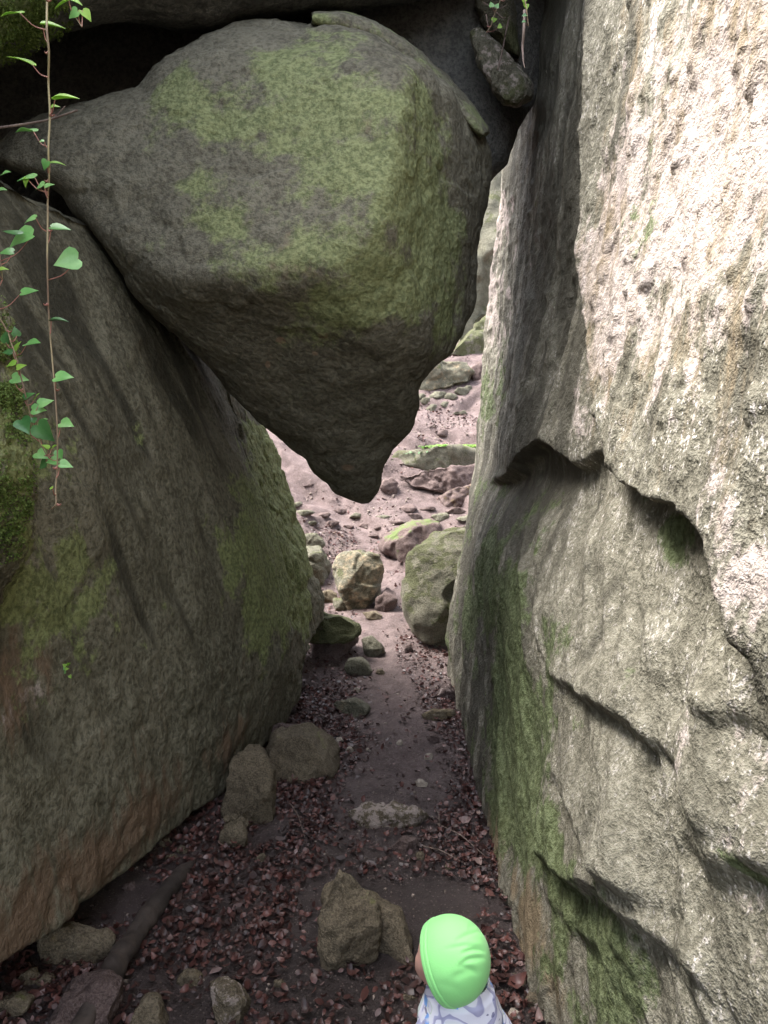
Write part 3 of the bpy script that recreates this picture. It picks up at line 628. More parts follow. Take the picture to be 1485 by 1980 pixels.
S('rock', 'mossy flat slab sticking out of the left wall above a dark hollow', [(560, 1190), (610, 1183), (655, 1186), (692, 1208), (693, 1222), (660, 1238), (600, 1240), (540, 1235)], 1.6, M_far, 5, dc=6.7, sub=5, moss=.75, p=26)
S('rock', 'dark purple rock under the mossy slab beside the left wall', [(600, 1235), (688, 1222), (690, 1240), (660, 1262), (600, 1290)], 1.2, M_redrock, 6, dc=6.9, sub=5)
S('rock', 'green block with a flat face behind the left wall, left of the broken boulder', [(560, 1066), (620, 1062), (634, 1085), (630, 1130), (560, 1140)], 1.0, M_far, 7, moss=.35, sub=5)
S('rock', 'small brown green rock above the green block by the left wall', [(575, 1035), (612, 1030), (630, 1052), (600, 1066), (572, 1062)], 1.0, M_far, 8, moss=.35)
S('rock', 'dark brown rock lying right of the broken boulder', [(725, 1160), (745, 1140), (765, 1150), (766, 1175), (750, 1188), (728, 1182)], 1.1, M_redrock, 9)
S('rock', 'flat pale stone lying below the dark brown rock', [(700, 1185), (722, 1180), (742, 1190), (738, 1200), (712, 1196)], 1.2, M_stone, 10)
S('rock', 'yellow stone half buried in red leaves left of the broken boulder', [(612, 1150), (635, 1140), (652, 1150), (648, 1168), (622, 1166)], 1.0, M_stone, 11, tan=.3)
S('rock', 'small green stone beside the yellow stone', [(646, 1160), (662, 1158), (672, 1176), (655, 1184), (646, 1176)], 1.0, M_far, 12, moss=.4)
S('rock', 'block with a bright moss cap above the trail, dark below', [(742, 1062), (752, 1040), (800, 1012), (850, 1010), (870, 1040), (830, 1075), (785, 1092), (768, 1088)], 1.3, M_redrock, 13, sub=5, moss=.36)
S('rock', 'round purple rock below the tip of the wedged boulder', [(733, 945), (740, 928), (758, 924), (770, 936), (766, 955), (748, 960)], 1.0, M_redrock, 14)
S('rock', 'long grassy ledge of flat rock on the far slope', [(745, 890), (770, 872), (830, 868), (900, 866), (935, 880), (935, 905), (880, 912), (800, 918), (760, 908)], 1.6, M_far, 15, sub=5, moss=.38, p=26)
S('rock', 'dark layered rock under the grassy ledge', [(770, 915), (850, 908), (940, 900), (940, 960), (880, 965), (800, 945), (775, 930)], 1.0, M_redrock, 16, sub=6, a=(.04, .06, .02))
S('rock', 'reddish slabs of rock at the foot of the layered rock', [(845, 962), (880, 945), (940, 935), (940, 985), (890, 985), (855, 978)], 1.0, M_redrock, 17, sub=5, a=(.04, .05, .02), tan=.3)
S('rock', 'tilted flat topped block high on the far slope', [(800, 748), (812, 730), (835, 715), (870, 688), (905, 698), (916, 722), (905, 742), (860, 752), (812, 764)], 1.0, M_far, 18, sub=5, p=34, moss=.3, tan=.32, tilt=[((0, -1, .35), .35), ((0, -.2, 1), .32)])
S('rock', 'small pink rock right of the tilted block', [(910, 712), (925, 700), (938, 712), (936, 740), (914, 740)], 1.0, M_redrock, 19)
S('rock', 'dark leaning slab with a bright green patch above the tilted block', [(866, 686), (890, 660), (940, 618), (965, 640), (960, 715), (915, 700)], .9, M_far, 20, dc=gdepth(860, 748) + 1.3, sub=5, moss=.6)
S('boulder', 'huge grey green boulder filling the slit between wedged boulder and cliff', [(880, 680), (860, 600), (870, 420), (900, 330), (1000, 320), (1010, 560), (940, 640), (905, 668)], .9, M_far, 21, dc=gdepth(860, 748) + 2.2, sub=6, moss=.35, cat='boulder')
for i, (x, y, w_, h_) in enumerate([(826, 775, 14, 8), (850, 765, 20, 9), (872, 768, 13, 7), (893, 758, 16, 8), (838, 790, 16, 8), (862, 782, 11, 6), (905, 752, 10, 6), (816, 768, 10, 6)]):
    S('rock', ORD[sorted([826, 850, 872, 893, 838, 862, 905, 816]).index(x)] + ' small grey stone from the left in the rubble below the tilted block', [(x - w_, y), (x - w_ * .4, y - h_), (x + w_ * .5, y - h_ * .9), (x + w_, y), (x + w_ * .4, y + h_), (x - w_ * .6, y + h_ * .9)], 1.2, M_far, 30 + i, group='rubble below the tilted block', sub=3)
_r = random.Random(4)
SPL = {(860, 840): 'flat flake on the leafy slope just above the grassy ledge', (835, 825): 'small flake on the slope left of the leaf patch', (890, 800): 'flake at the upper end of the far leaf patch', (600, 940): 'lone flake on the bare slope left of the wedged boulder tip', (650, 905): 'tiny flake peeping out at the left edge of the wedged boulder tip'}
for i, (x, y, w_) in enumerate([(585, 992, 22), (625, 996, 16), (655, 990, 20), (690, 1000, 14), (640, 1012, 18), (705, 1018, 16), (742, 1000, 16), (765, 1012, 20), (800, 998, 16), (600, 1012, 14), (735, 1022, 12), (672, 1020, 12), (850, 1000, 22), (880, 990, 20), (720, 1036, 12), (570, 975, 16),
                                (790, 985, 18), (828, 985, 16), (900, 1004, 18), (860, 840, 16), (835, 825, 12), (890, 800, 14), (600, 940, 14), (650, 905, 10)]):
    band = sorted([585.0, 625, 655, 690, 640, 705, 742, 765, 800, 600, 735, 672, 850, 880, 720, 570, 790, 828, 900]); lab_ = SPL.get((x, y)) or ORD[band.index(x)] + ' flat flake from the left in the broken band across the far bank'
    h_ = w_ * _r.uniform(.22, .42)
    S('rock', lab_, [(x - w_, y), (x - w_ * .5, y - h_ * _r.uniform(.6, 1)), (x + w_ * .6, y - h_), (x + w_, y - h_ * .2), (x + w_ * .5, y + h_ * .7), (x - w_ * .7, y + h_ * .6)], 3.0, M_redrock if i % 3 else M_far, 150 + i, group='rock flakes on the far bank', sub=4, moss=.0 if i % 3 else .25)
# along the trodden path
S('rock', 'flat grey green flagstone bedded in the path below the broken boulder', [(700, 1235), (720, 1228), (740, 1248), (745, 1262), (722, 1275), (705, 1260)], .7, M_far, 40)
S('rock', 'grey wedge stone at the left path edge under the mossy slab', [(665, 1290), (672, 1272), (700, 1274), (718, 1292), (715, 1304), (695, 1310), (672, 1300)], 1.2, M_far, 41)
S('rock', 'pale flat stone with a green side lying in leaves left of the path', [(643, 1362), (655, 1352), (690, 1356), (716, 1368), (708, 1382), (680, 1387), (655, 1378)], 1.0, M_far, 42, tan=.3)
S('rock', 'long ochre stone lying in leaves right of the path', [(812, 1382), (830, 1374), (862, 1376), (878, 1372), (880, 1380), (860, 1392), (825, 1396)], 1.0, M_stone, 43, tan=.4, pale=.3)
S('rock', 'pinkish flat stone against the right cliff foot', [(845, 1342), (855, 1325), (870, 1322), (885, 1345), (880, 1356), (852, 1358)], 1.0, M_redrock, 44, pale=.4)
S('rock', 'brown boulder with a pale chipped end lying left of the path', [(515, 1450), (535, 1418), (590, 1410), (640, 1450), (655, 1488), (640, 1505), (590, 1520), (530, 1515)], 1.0, M_stone, 45, sub=5, p=26, moss=.25)
S('rock', 'tall dark upright boulder leaning against the left wall', [(430, 1560), (445, 1480), (475, 1438), (500, 1440), (530, 1490), (540, 1550), (536, 1600), (500, 1615), (440, 1610)], .8, M_stone, 46, sub=5, p=26, moss=.0)
S('rock', 'small dark slab on top of the brown boulder', [(520, 1408), (545, 1400), (580, 1405), (572, 1420), (530, 1422)], 1.0, M_redrock, 47, dc=4.95, fixed=1)
S('rock', 'squat dark rock with little stones piled on top', [(430, 1600), (440, 1582), (470, 1582), (478, 1605), (475, 1640), (440, 1645), (428, 1625)], 1.0, M_stone, 48, sub=5)
for i, (x, y) in enumerate([(439, 1583), (452, 1579), (466, 1584), (474, 1592), (446, 1590)]):
    S('pebble', ORD[sorted([439, 452, 466, 474, 446]).index(x)] + ' pale little stone from the left on the squat dark rock', [(x - 8, y), (x - 3, y - 5), (x + 4, y - 5), (x + 8, y), (x + 3, y + 5), (x - 4, y + 5)], 1, M_stone, 60 + i, dc=gdepth(452, 1640) + .02 + .015 * i, fixed=1, group='stones piled on the squat dark rock', cat='stone', sub=3)
S('rock', 'rough stone sill crossing the path like a low step', [(662, 1572), (690, 1562), (740, 1560), (830, 1565), (838, 1582), (790, 1596), (740, 1602), (690, 1592)], .9, M_stone, 49, sub=5, a=(.02, .035, .012), moss=.1, pale=.5, tan=.2)
S('rock', 'dark round stone with a rusty edge below the stone sill', [(752, 1640), (775, 1618), (805, 1620), (818, 1640), (800, 1652), (765, 1655)], 1.0, M_redrock, 50)
S('boulder', 'pointed triangular boulder standing in the dark hollow behind the child', [(622, 1800), (626, 1740), (650, 1680), (672, 1678), (700, 1712), (722, 1752), (725, 1860), (700, 1885), (655, 1900), (622, 1860)], .9, M_stone, 51, sub=6, p=36, moss=.25, tan=.1, cat='boulder', tilt=[((-.3, -1, .45), .10), ((.5, -1, -.15), .085), ((.2, -1, .1), .1)])
S('boulder', 'dark squat boulder behind the pointed one', [(700, 1740), (730, 1742), (770, 1760), (790, 1800), (785, 1850), (740, 1868), (700, 1866)], 1.0, M_stone, 52, sub=5, cat='boulder', dc=gdepth(735, 1855) + .06)
# lower left
S('rock', 'squared yellowish stone under the left wall beside the log', [(88, 1800), (118, 1785), (190, 1795), (222, 1820), (215, 1850), (180, 1872), (120, 1880), (97, 1862)], .9, M_stone, 53, sub=5, p=34, tan=.25)
S('rock', 'small yellowish stone left of and below the squared stone', [(28, 1900), (42, 1880), (65, 1872), (78, 1885), (68, 1900), (40, 1908)], 1.0, M_stone, 54, tan=.3)
S('rock', 'dark yellowish stone directly below the squared stone', [(72, 1895), (85, 1882), (102, 1890), (98, 1908), (80, 1912)], 1.0, M_stone, 55)
S('rock', 'greenish stone at the lower left corner', [(-20, 1960), (-5, 1932), (30, 1922), (62, 1932), (58, 1952), (20, 1966), (-10, 1975)], 1.0, M_stone, 56, tan=.2, moss=.3)
S('rock', 'upright tan stone at the bottom edge right of the log', [(258, 1985), (270, 1935), (288, 1920), (306, 1930), (322, 1985), (300, 2010), (270, 2010)], .9, M_stone, 57, tan=.3)
S('rock', 'tan stone with a flat top in the dark leaves near the bottom', [(343, 1892), (355, 1880), (375, 1876), (393, 1890), (388, 1905), (362, 1912), (346, 1902)], 1.0, M_stone, 58, tan=.35)
S('rock', 'bent pale stone at the bottom edge, larger neighbour of the flat topped tan stone', [(406, 1910), (425, 1902), (455, 1902), (480, 1935), (478, 1975), (462, 1985), (440, 1945), (410, 1932)], .9, M_stone, 59, pale=.4)
S('rock', 'dark block beneath the log at the bottom left', [(95, 1965), (130, 1915), (200, 1890), (235, 1900), (220, 1980), (160, 2020), (110, 2010)], 1.0, M_redrock, 65, sub=5)
for i, (x, y, w_, h_, m, l) in enumerate([
        (505, 1660, 11, 8, M_stone, 'yellow pebble alone in dark leaves left of the pointed boulder'), (812, 1656, 9, 8, M_stone, 'ochre pebble below the dark round stone'),
        (867, 1676, 7, 6, M_stone, 'small ochre pebble right of the ochre pebble'), (773, 1437, 7, 6, M_pale, 'white pebble on the bare middle of the path'),
        (829, 1464, 9, 7, M_pale, 'white pebble on the right leaf bank halfway down'), (815, 1516, 12, 8, M_pale, 'largest white pebble, lying on the right of the path'),
        (656, 1437, 10, 8, M_pale, 'pinkish pebble in the leaves left of the bare path'), (838, 1428, 12, 9, M_redrock, 'pink stone among leaves right of the bare path'),
        (851, 1450, 9, 7, M_redrock, 'pink stone beside the right cliff foot'), (1010, 1880, 14, 12, M_redrock, 'dark tan stone right of the child by the cliff'),
        (1022, 1862, 9, 12, M_pale, 'upright pale pebble leaning on the right cliff behind the child'), (1000, 1898, 18, 14, M_stone, 'grey brown stone right of the hat'),
        (1030, 1935, 14, 14, M_stone, 'rough tan stone at the cliff base in the bottom right corner of the path'), (995, 1962, 14, 10, M_pale, 'pale stone beside the jacket shoulder'),
        (1045, 1905, 12, 10, M_stone, 'yellowish stone wedged against the cliff foot'), (540, 1905, 12, 9, M_stone, 'dim brown stone at the bottom between the tan stones and the pointed boulder'),
        (790, 1930, 18, 8, M_stone, 'flat dark yellow stone left of the jacket collar'), (330, 1660, 14, 8, M_stone, 'thin slab standing under the left wall beside the log'),
        (352, 1645, 12, 8, M_stone, 'brown stone under the left wall beside the thin slab'), (318, 1630, 12, 10, M_stone, 'round brown stone deepest under the left wall'),
        (250, 1715, 14, 10, M_redrock, 'dark stone under the left wall below the round brown stone'), (712, 1450, 5, 4, M_pale, 'tiny white chip at the left edge of the bare path'),
        (690, 1335, 7, 5, M_pale, 'white pebble above the pale flat stone'), (735, 1300, 9, 6, M_stone, 'orange pebble in the path right of the grey wedge stone'),
        (790, 1255, 8, 10, M_redrock, 'slim pink stone near the leaning boulder'), (676, 1450, 8, 6, M_pale, 'pale flake on red leaves left of the white chip'),
        (920, 1560, 12, 6, M_stone, 'thin tan slab against the right cliff beside the stone sill'), (400, 1420, 1, 1, None, '')]):
    if m is None: continue
    S('pebble', l, [(x - w_, y), (x - w_ * .5, y - h_ * .9), (x + w_ * .4, y - h_), (x + w_, y - h_ * .1), (x + w_ * .5, y + h_), (x - w_ * .6, y + h_ * .8)], 1.0, m, 80 + i, cat='stone', sub=4, pale=.3 if m is M_pale else 0, tan=.3 if 'ochre' in l or 'yellow' in l else 0.)

# log / root lying in the hollow
def tube(pts, rad, m=12, rough=0, seed=0, n=None, cap=True):
    pts = np.array(pts, float); rad = np.array(rad, float)
    if n:
        s0 = np.linspace(0, 1, len(pts)); u = np.linspace(0, 1, n); pts = np.stack([np.interp(u, s0, pts[:, k]) for k in range(3)], 1); rad = np.interp(u, s0, rad)
        for _ in range(max(1, n // len(s0) // 2)): pts[1:-1] = (pts[:-2] + 2 * pts[1:-1] + pts[2:]) / 4
    T = np.gradient(pts, axis=0); T /= np.linalg.norm(T, axis=1)[:, None] + 1e-12
    up = np.array([0, 0, 1.]) if abs(T[:, 2]).mean() < .8 else np.array([0, 1., 0]); A = np.cross(T, up); A /= np.linalg.norm(A, axis=1)[:, None]; B = np.cross(T, A)
    V = []
    for k in range(m):
        a = 2 * math.pi * k / m; V.append(pts + (A * math.cos(a) + B * math.sin(a)) * rad[:, None])
    V = np.stack(V, 1).reshape(-1, 3); nn = len(pts); idx = np.arange(nn * m).reshape(nn, m); nx = np.roll(idx, -1, 1)
    q = np.stack([idx[:-1].ravel(), nx[:-1].ravel(), nx[1:].ravel(), idx[1:].ravel()], 1)
    V = np.r_[V, pts[:1], pts[-1:]]; t = np.concatenate([np.stack([np.full(m, nn * m), nx[0], idx[0]], 1), np.stack([np.full(m, nn * m + 1), idx[-1], nx[-1]], 1)])
    if rough: N = vnormals(V, [q, t]); V = V + N * (rough * fbm(V * [1, 1, 1], 6, 4, seed))[:, None]
    return V, [q, t]
def Gz(px, py, dz): g = G(px, py); g[2] += dz; return g
lp = [P(478, 1545, 4.3), P(415, 1615, 3.95), P(345, 1690, 3.45), P(262, 1790, 3.03), P(205, 1890, 2.68), P(140, 2000, 2.45)]
lp = [q - [0, 0, .02] for q in lp]
V, F0 = tube(lp, [.016, .03, .036, .036, .04, .042], 40, .03, 77, 120)
tag(mesh_obj('log', V, F0, M_bark), 'dark smooth log lying slanted in the hollow under the left wall', 'log')

# ------------------------------------------------------------ leaf litter, gravel, twigs
rng = np.random.default_rng(7)
def leaf_geo(C, yaw, pit, rol, L, W, curl):
    """vectorised beech leaves: 8 points each"""
    s = np.array([[0, 0], [.33, 0], [.68, 0], [1, 0], [.3, .5], [.66, .42], [.3, -.5], [.66, -.42]]); n = len(C)
    x = (s[:, 0] - .5)[None] * L[:, None]; y = s[:, 1][None] * W[:, None]
    z = curl[:, None] * ((s[:, 0] - .5)[None] ** 2 * 2.2 * L[:, None] + (np.abs(s[:, 1]))[None] * W[:, None] * .7)
    def rot(a, b, t): c, s_ = np.cos(t)[:, None], np.sin(t)[:, None]; return a * c - b * s_, a * s_ + b * c
    y, z = rot(y, z, rol); x, z = rot(x, z, pit); x, y = rot(x, y, yaw)
    V = np.stack([x, y, z], -1) + C[:, None, :]
    tri = np.array([[0, 1, 4], [2, 3, 5], [0, 6, 1], [2, 7, 3]]); qd = np.array([[1, 2, 5, 4], [1, 6, 7, 2]]); o = (np.arange(n) * 8)[:, None, None]
    return V.reshape(-1, 3), [(tri[None] + o).reshape(-1, 3), (qd[None] + o).reshape(-1, 4)]
def scatter(n, box, dens):
    out = []
    tot = 0
    while tot < n:
        x = rng.uniform(box[0], box[1], 20000); y = rng.uniform(box[2], box[3], 20000); k = rng.uniform(0, 1, 20000) < dens(x, y)
        out.append(np.stack([x[k], y[k]], 1)); tot += k.sum()
    return np.concatenate(out)[:n]
def leaf_dens(x, y):
    z = ground_z(x, y, False); px, py, d = proj(np.stack([x, y, z], -1))
    nz = fbm(np.stack([x, y, x * 0], -1), 1.6, 3, 501) * .5 + .5
    pathc = np.interp(py, [1060, 1150, 1240, 1330, 1450, 1560, 1700, 1900], [720, 745, 740, 745, 770, 750, 720, 640]); hw = np.interp(py, [1060, 1240, 1450, 1560, 1700], [14, 36, 92, 110, 120])
    pathc = pathc + 26 * vnoise(np.stack([y * 1.3, x * 0, x * 0], -1), 31); off = np.abs(px - pathc) / hw
    v = .05 + .95 * sstep(.55, 1.45, off + .9 * (nz - .5))
    v = np.where(py > 1580, np.maximum(v, .3) * sstep(.3, .55, nz), v)
    v = np.where((py < 1330), v * .25, v); v = np.where((py < 1190) & (py > 1020) & (px < 690), .9, v)
    v = np.where(py < 1020, .04 + .5 * sstep(.62, .8, nz), v); v = np.where((np.hypot((px - 875) / 50, (py - 815) / 28) < 1), .7, v)
    return np.clip(v, 0, 1)
pts = np.concatenate([scatter(26000, (-2.3, .7, 1.1, 7.2), leaf_dens), scatter(6000, (-3, 3, 7, 17), leaf_dens)])
n = len(pts); far_ = sstep(7, 12, pts[:, 1]); L = .017 + .05 * rng.beta(1.4, 2.6, n) * (1 + .6 * far_); W = L * rng.uniform(.45, .7, n)
C = np.c_[pts, ground_z(pts[:, 0], pts[:, 1]) + rng.uniform(.003, .028, n)]
V, F0 = leaf_geo(C, rng.uniform(0, 6.28, n), rng.normal(0, .35, n), rng.normal(0, .45, n), L, W, rng.uniform(-.6, .9, n))
tag(mesh_obj('fallen_leaves', V, F0, M_leaf, origin=np.zeros(3), attrs={'tone': np.repeat(np.clip(rng.beta(1.3, 3.3, n), 0, 1), 8)}), kind='stuff')
tag(bpy.data.objects['fallen_leaves'], 'red brown wet beech leaves strewn over the path', 'leaf litter')
# gravel
gp = np.concatenate([scatter(1500, (-1.6, .7, 1.1, 7.2), lambda x, y: np.full(x.shape, .5)), scatter(1100, (-1.2, 1.6, 7, 15), lambda x, y: sstep(.4, .7, fbm(np.stack([x, y, x * 0], -1), 1.1, 3, 77) * .5 + .55))])
dirs, fi = ICO(1); n = len(gp); r = .004 + .012 * rng.beta(1.2, 5, n); r = r * (1 + 1.5 * sstep(7, 11, gp[:, 1]))
Vg = dirs[None] * rng.uniform(.6, 1.2, (n, 1, 3)) * rng.uniform(.8, 1.2, (n, len(dirs), 1)) * r[:, None, None] + np.c_[gp, ground_z(gp[:, 0], gp[:, 1]) + r * .3][:, None, :]
M_grav = simple_mat('gravel_stone', (0.12, 0.09, 0.075), (0.3, 0.24, 0.2), 3.0, 0.8, 0.002)
tag(mesh_obj('gravel', Vg.reshape(-1, 3), (fi[None] + (np.arange(n) * len(dirs))[:, None, None]).reshape(-1, 3), M_grav, origin=np.zeros(3), smooth=False), 'small stone chips scattered over the path', 'gravel', kind='stuff')
# sticks on the ground
for i, (a, b, r_, lab) in enumerate([((845, 1600), (938, 1665), .004, 'thin dark stick right of the stone sill'), ((842, 1570), (850, 1622), .003, 'short upright stick at the right end of the stone sill'),
        ((545, 1020), (625, 1040), .012, 'long thin branch lying above the green block'), ((632, 1078), (640, 1130), .01, 'stick beside the left edge of the broken boulder'),
        ((560, 1560), (590, 1630), .004, 'thin stick in the leaves left of the pointed boulder'), ((800, 1640), (900, 1680), .003, 'fine dark stick near the ochre pebble'), ((600, 1385), (640, 1400), .003, 'short twig in the left leaf bank')]):
    A, B = Gz(*a, .02), Gz(*b, .025); mid = (A + B) / 2 + [0.01, 0, .02]
    V, F0 = tube([A, mid * .5 + A * .5 + [.005, 0, 0], mid, B], [r_, r_ * .9, r_ * .8, r_ * .4], 6, r_ * .5, i, 14)
    tag(mesh_obj('stick', V, F0, M_wood), lab, 'stick')

# ------------------------------------------------------------ ivy
M_ivy = simple_mat('ivy_leaf', (0.18, 0.46, 0.12), (0.34, 0.62, 0.22), 18, 0.32, 0.001, None, None, 0.6, 0.3)
M_ivyd = simple_mat('ivy_leaf_dark', (0.05, 0.17, 0.045), (0.11, 0.28, 0.08), 18, 0.3, 0.001, None, None, 0.6, 0.2)
M_young = simple_mat('young_leaf', (0.28, 0.52, 0.07), (0.42, 0.66, 0.12), 18, 0.45, 0.0, None, None, 0.4, 0.4)
M_stem = simple_mat('ivy_stem', (0.2, 0.13, 0.09), (0.32, 0.27, 0.14), 30, 0.6, 0.0, streak=(1, 1, .3))
M_redst = simple_mat('red_stalk', (0.3, 0.12, 0.09), (0.42, 0.2, 0.15), 30, 0.5)
def ivy_leaf(parent, c, L, ang, face, mat, stalk_to=None, seed=0, name='leaf'):
    """heart-shaped leaf; c world centre, L length, ang = in-image angle of the tip, face = tilt of the blade towards the camera (0 edge on, 1 full)"""
    rnd = random.Random(seed)
    prof = [(0, 0), (-.10, .22), (-.04, .40), (.15, .52), (.38, .44), (.62, .27), (.82, .12), (1, 0)]
    spine = [(0.04, 0), (0.02, 0), (.05, 0), (.17, 0), (.38, 0), (.62, 0), (.82, 0), (1, 0)]
    V = []; cup = rnd.uniform(.10, .3); bend = rnd.uniform(.05, .35)
    for (x, y), (sx, _) in zip(prof, spine):
        for k, yy in ((0, -y), (1, -y * .5), (2, 0), (3, y * .5), (4, y)):
            xx = sx + (x - sx) * abs(yy / y) if y else x
            V.append(((xx - .5) * L, yy * L * .95, (abs(yy) * cup - bend * (xx - .4) ** 2) * L))
    V = np.array(V); idx = np.arange(40).reshape(8, 5)
    f = np.stack([idx[:-1, :-1].ravel(), idx[:-1, 1:].ravel(), idx[1:, 1:].ravel(), idx[1:, :-1].ravel()], 1)
    # orientation: x along image angle, normal between up and towards camera
    ca, sa = math.cos(ang), math.sin(ang); tx = np.array([ca, rnd.uniform(-.35, .35), sa]); tx /= np.linalg.norm(tx)
    nrm = np.array([rnd.uniform(-.2, .2), -face, math.sqrt(max(0.0, 1 - face * face)) + .02]); nrm -= tx * (nrm @ tx); nrm /= np.linalg.norm(nrm); ty = np.cross(nrm, tx)
    W_ = c + V[:, :1] * tx + V[:, 1:2] * ty + V[:, 2:3] * nrm; base = W_[2]
    # give the blade its small thickness
    W2 = W_ - nrm * .0006; nV = len(W_)
    o = kid(name, np.r_[W_, W2], [np.r_[f, f[:, ::-1] + nV]], mat, parent)
    if stalk_to is not None:
        st = np.array(stalk_to); mid = (base + st) / 2 + np.array([0, 0, -.12 * np.linalg.norm(base - st) - .003])
        V2, F2 = tube([base, mid, st], [.0008, .0009, .0012], 5, n=8); org = np.array(parent.location)
        k = mesh_obj('stalk', V2 - org, F2, M_redst, o, np.zeros(3))
    return o
def strand(name, label, stem, d, leaves, rad, seed, mats, group=None, kink=None):
    root = tag(empty(name, P(stem[0][0], stem[0][1], d)), label, 'ivy', group)
    pts = [P(x, y, d + .015 * math.sin(i * 1.7)) for i, (x, y) in enumerate(stem)]; n = len(pts)
    V, F0 = tube(pts, np.linspace(rad, rad * .55, n), 8, n=n * 7); kid('stem', V, F0, M_stem, root)
    for i, (x, y) in enumerate(stem[1:-1:2]):
        V, F0 = tube([P(x, y, d), P(x + 6 * (-1) ** i, y + 3, d), P(x + 9 * (-1) ** i, y - 1, d - .005)], [rad * 1.3, rad * .7, rad * .3], 6, n=5); kid('rootlet', V, F0, M_redst, root)
    sx = np.array([a for a, b in stem], float); sy = np.array([b for a, b in stem], float)
    for i, (x, y, w_, ang, face, mt) in enumerate(leaves):
        ay = min(max(y + w_ * .55 + 8, sy.min()), sy.max()); ax = np.interp(ay, sy, sx); dl = d + random.Random(seed + i).uniform(-.03, .03)
        a2 = P(ax, ay, d) if abs(ax - x) < 90 else None
        ivy_leaf(root, P(x, y, dl), w_ * d / F * .95, math.radians(ang), min(1, face + .18), mats[mt], a2, seed * 100 + i)
    return root
IM = {'g': M_ivy, 'd': M_ivyd, 'y': M_young}
strand('ivy_strand', 'long thin ivy strand hanging down with heart shaped leaves on red stalks',
       [(-1000, -760), (-520, -680), (-120, -560), (60, -330), (92, -60), (91, 0), (90, 58), (95, 101), (93, 157), (97, 222), (93, 283), (95, 349), (92, 379), (92, 445), (91, 500), (93, 588), (97, 652), (106, 753), (111, 831), (111, 904), (107, 945), (109, 975), (99, 985)], 1.25,
       [(19, 26, 44, 180, .35, 'y'), (105, 50, 46, 0, .35, 'y'), (37, 114, 50, 165, .25, 'y'), (130, 189, 48, 8, .3, 'y'), (108, 206, 18, 10, .5, 'y'), (47, 253, 42, 175, .2, 'g'), (80, 273, 10, 200, .5, 'g'), (87, 320, 20, 240, .8, 'g'), (112, 315, 30, 0, .3, 'y'),
        (48, 345, 40, 190, .4, 'g'), (50, 354, 18, 250, .6, 'y'), (76, 362, 24, 200, .6, 'g'), (96, 358, 20, 20, .5, 'g'), (56, 425, 28, 200, .5, 'g'), (118, 441, 40, -5, .4, 'g'), (127, 506, 50, 200, .85, 'g'), (116, 619, 34, 0, .15, 'd'), (125, 729, 38, 0, .5, 'g'), (130, 821, 33, -12, .5, 'g'), (129, 900, 27, -15, .5, 'g'), (98, 944, 9, 190, .5, 'y')], .0022, 1, IM)
strand('ivy_strand', 'short bushy ivy shoot beside the long strand, growing off the mossy rock',
       [(-10, 600), (14, 640), (34, 700), (46, 752), (58, 800), (72, 845), (90, 880)], 1.55,
       [(58, 563, 34, 10, .5, 'g'), (65, 662, 34, 0, .4, 'g'), (35, 668, 22, 60, .4, 'y'), (13, 680, 24, 180, .5, 'd'), (40, 733, 34, -5, .6, 'g'), (20, 705, 22, 200, .5, 'y'), (42, 708, 20, 20, .5, 'y'), (57, 764, 24, 30, .5, 'd'), (71, 765, 18, 45, .3, 'y'), (90, 778, 30, 20, .6, 'g'), (76, 792, 28, 0, .7, 'g'), (48, 825, 38, -55, .8, 'd'),
        (88, 838, 46, -50, .9, 'd'), (87, 812, 16, 20, .5, 'g'), (60, 812, 18, 170, .5, 'd'), (82, 880, 30, -25, .6, 'g'), (116, 880, 20, -70, .8, 'g'), (100, 892, 24, 190, .7, 'g'), (82, 900, 24, 220, .7, 'd'), (87, 863, 16, 150, .3, 'y'), (106, 863, 16, 30, .3, 'y'), (30, 640, 20, 100, .6, 'd'), (12, 650, 26, 80, .6, 'd')], .002, 2, IM)
strand('ivy_strand', 'ivy shoot cut by the left frame edge at the height of the boulder middle',
       [(-560, 500), (-330, 380), (-120, 300), (-30, 310), (-20, 360), (-10, 420), (0, 500), (5, 540)], 1.4,
       [(12, 334, 22, 10, .5, 'g'), (6, 366, 16, 0, .5, 'g'), (38, 465, 58, 205, .6, 'g'), (10, 487, 30, 190, .5, 'g'), (18, 448, 40, 165, .2, 'd'), (6, 520, 22, 5, .4, 'y'), (-8, 560, 20, 30, .4, 'y')], .002, 3, IM)
strand('ivy_strand', 'bright ivy tuft hanging at the very top left, right of the long strand',
       [(-950, -760), (-420, -660), (0, -420), (125, -60), (132, 0), (140, 25), (158, 52)], 1.3, [(118, 8, 36, 200, .4, 'y'), (146, 2, 30, -20, .5, 'y'), (168, 31, 27, -50, .5, 'y'), (141, 28, 24, 210, .8, 'g')], .0016, 4, IM)
strand('ivy_strand', 'small bright ivy leaves at the top against the edge of the right cliff',
       [(1010, -60), (1014, -10), (1018, 15), (1022, 50)], 3.6, [(1014, 2, 14, -90, .9, 'y'), (1018, 14, 13, -80, .9, 'y'), (1013, 30, 10, 200, .7, 'd'), (1012, 42, 9, 200, .7, 'd')], .002, 5, IM)
strand('ivy_strand', 'sparse ivy twig with two bright leaves in the gap at the top right',
       [(975, -40), (968, 0), (955, 30), (950, 50), (940, 62)], 4.5, [(957, 38, 12, 20, .8, 'y'), (965, 52, 10, 210, .9, 'y'), (950, 8, 12, 100, .8, 'g'), (962, 10, 10, 60, .8, 'g')], .003, 6, IM)
spr = tag(empty('seedling', P(128, 1310, 3.05)), 'tiny green seedling growing on the left wall', 'plant')
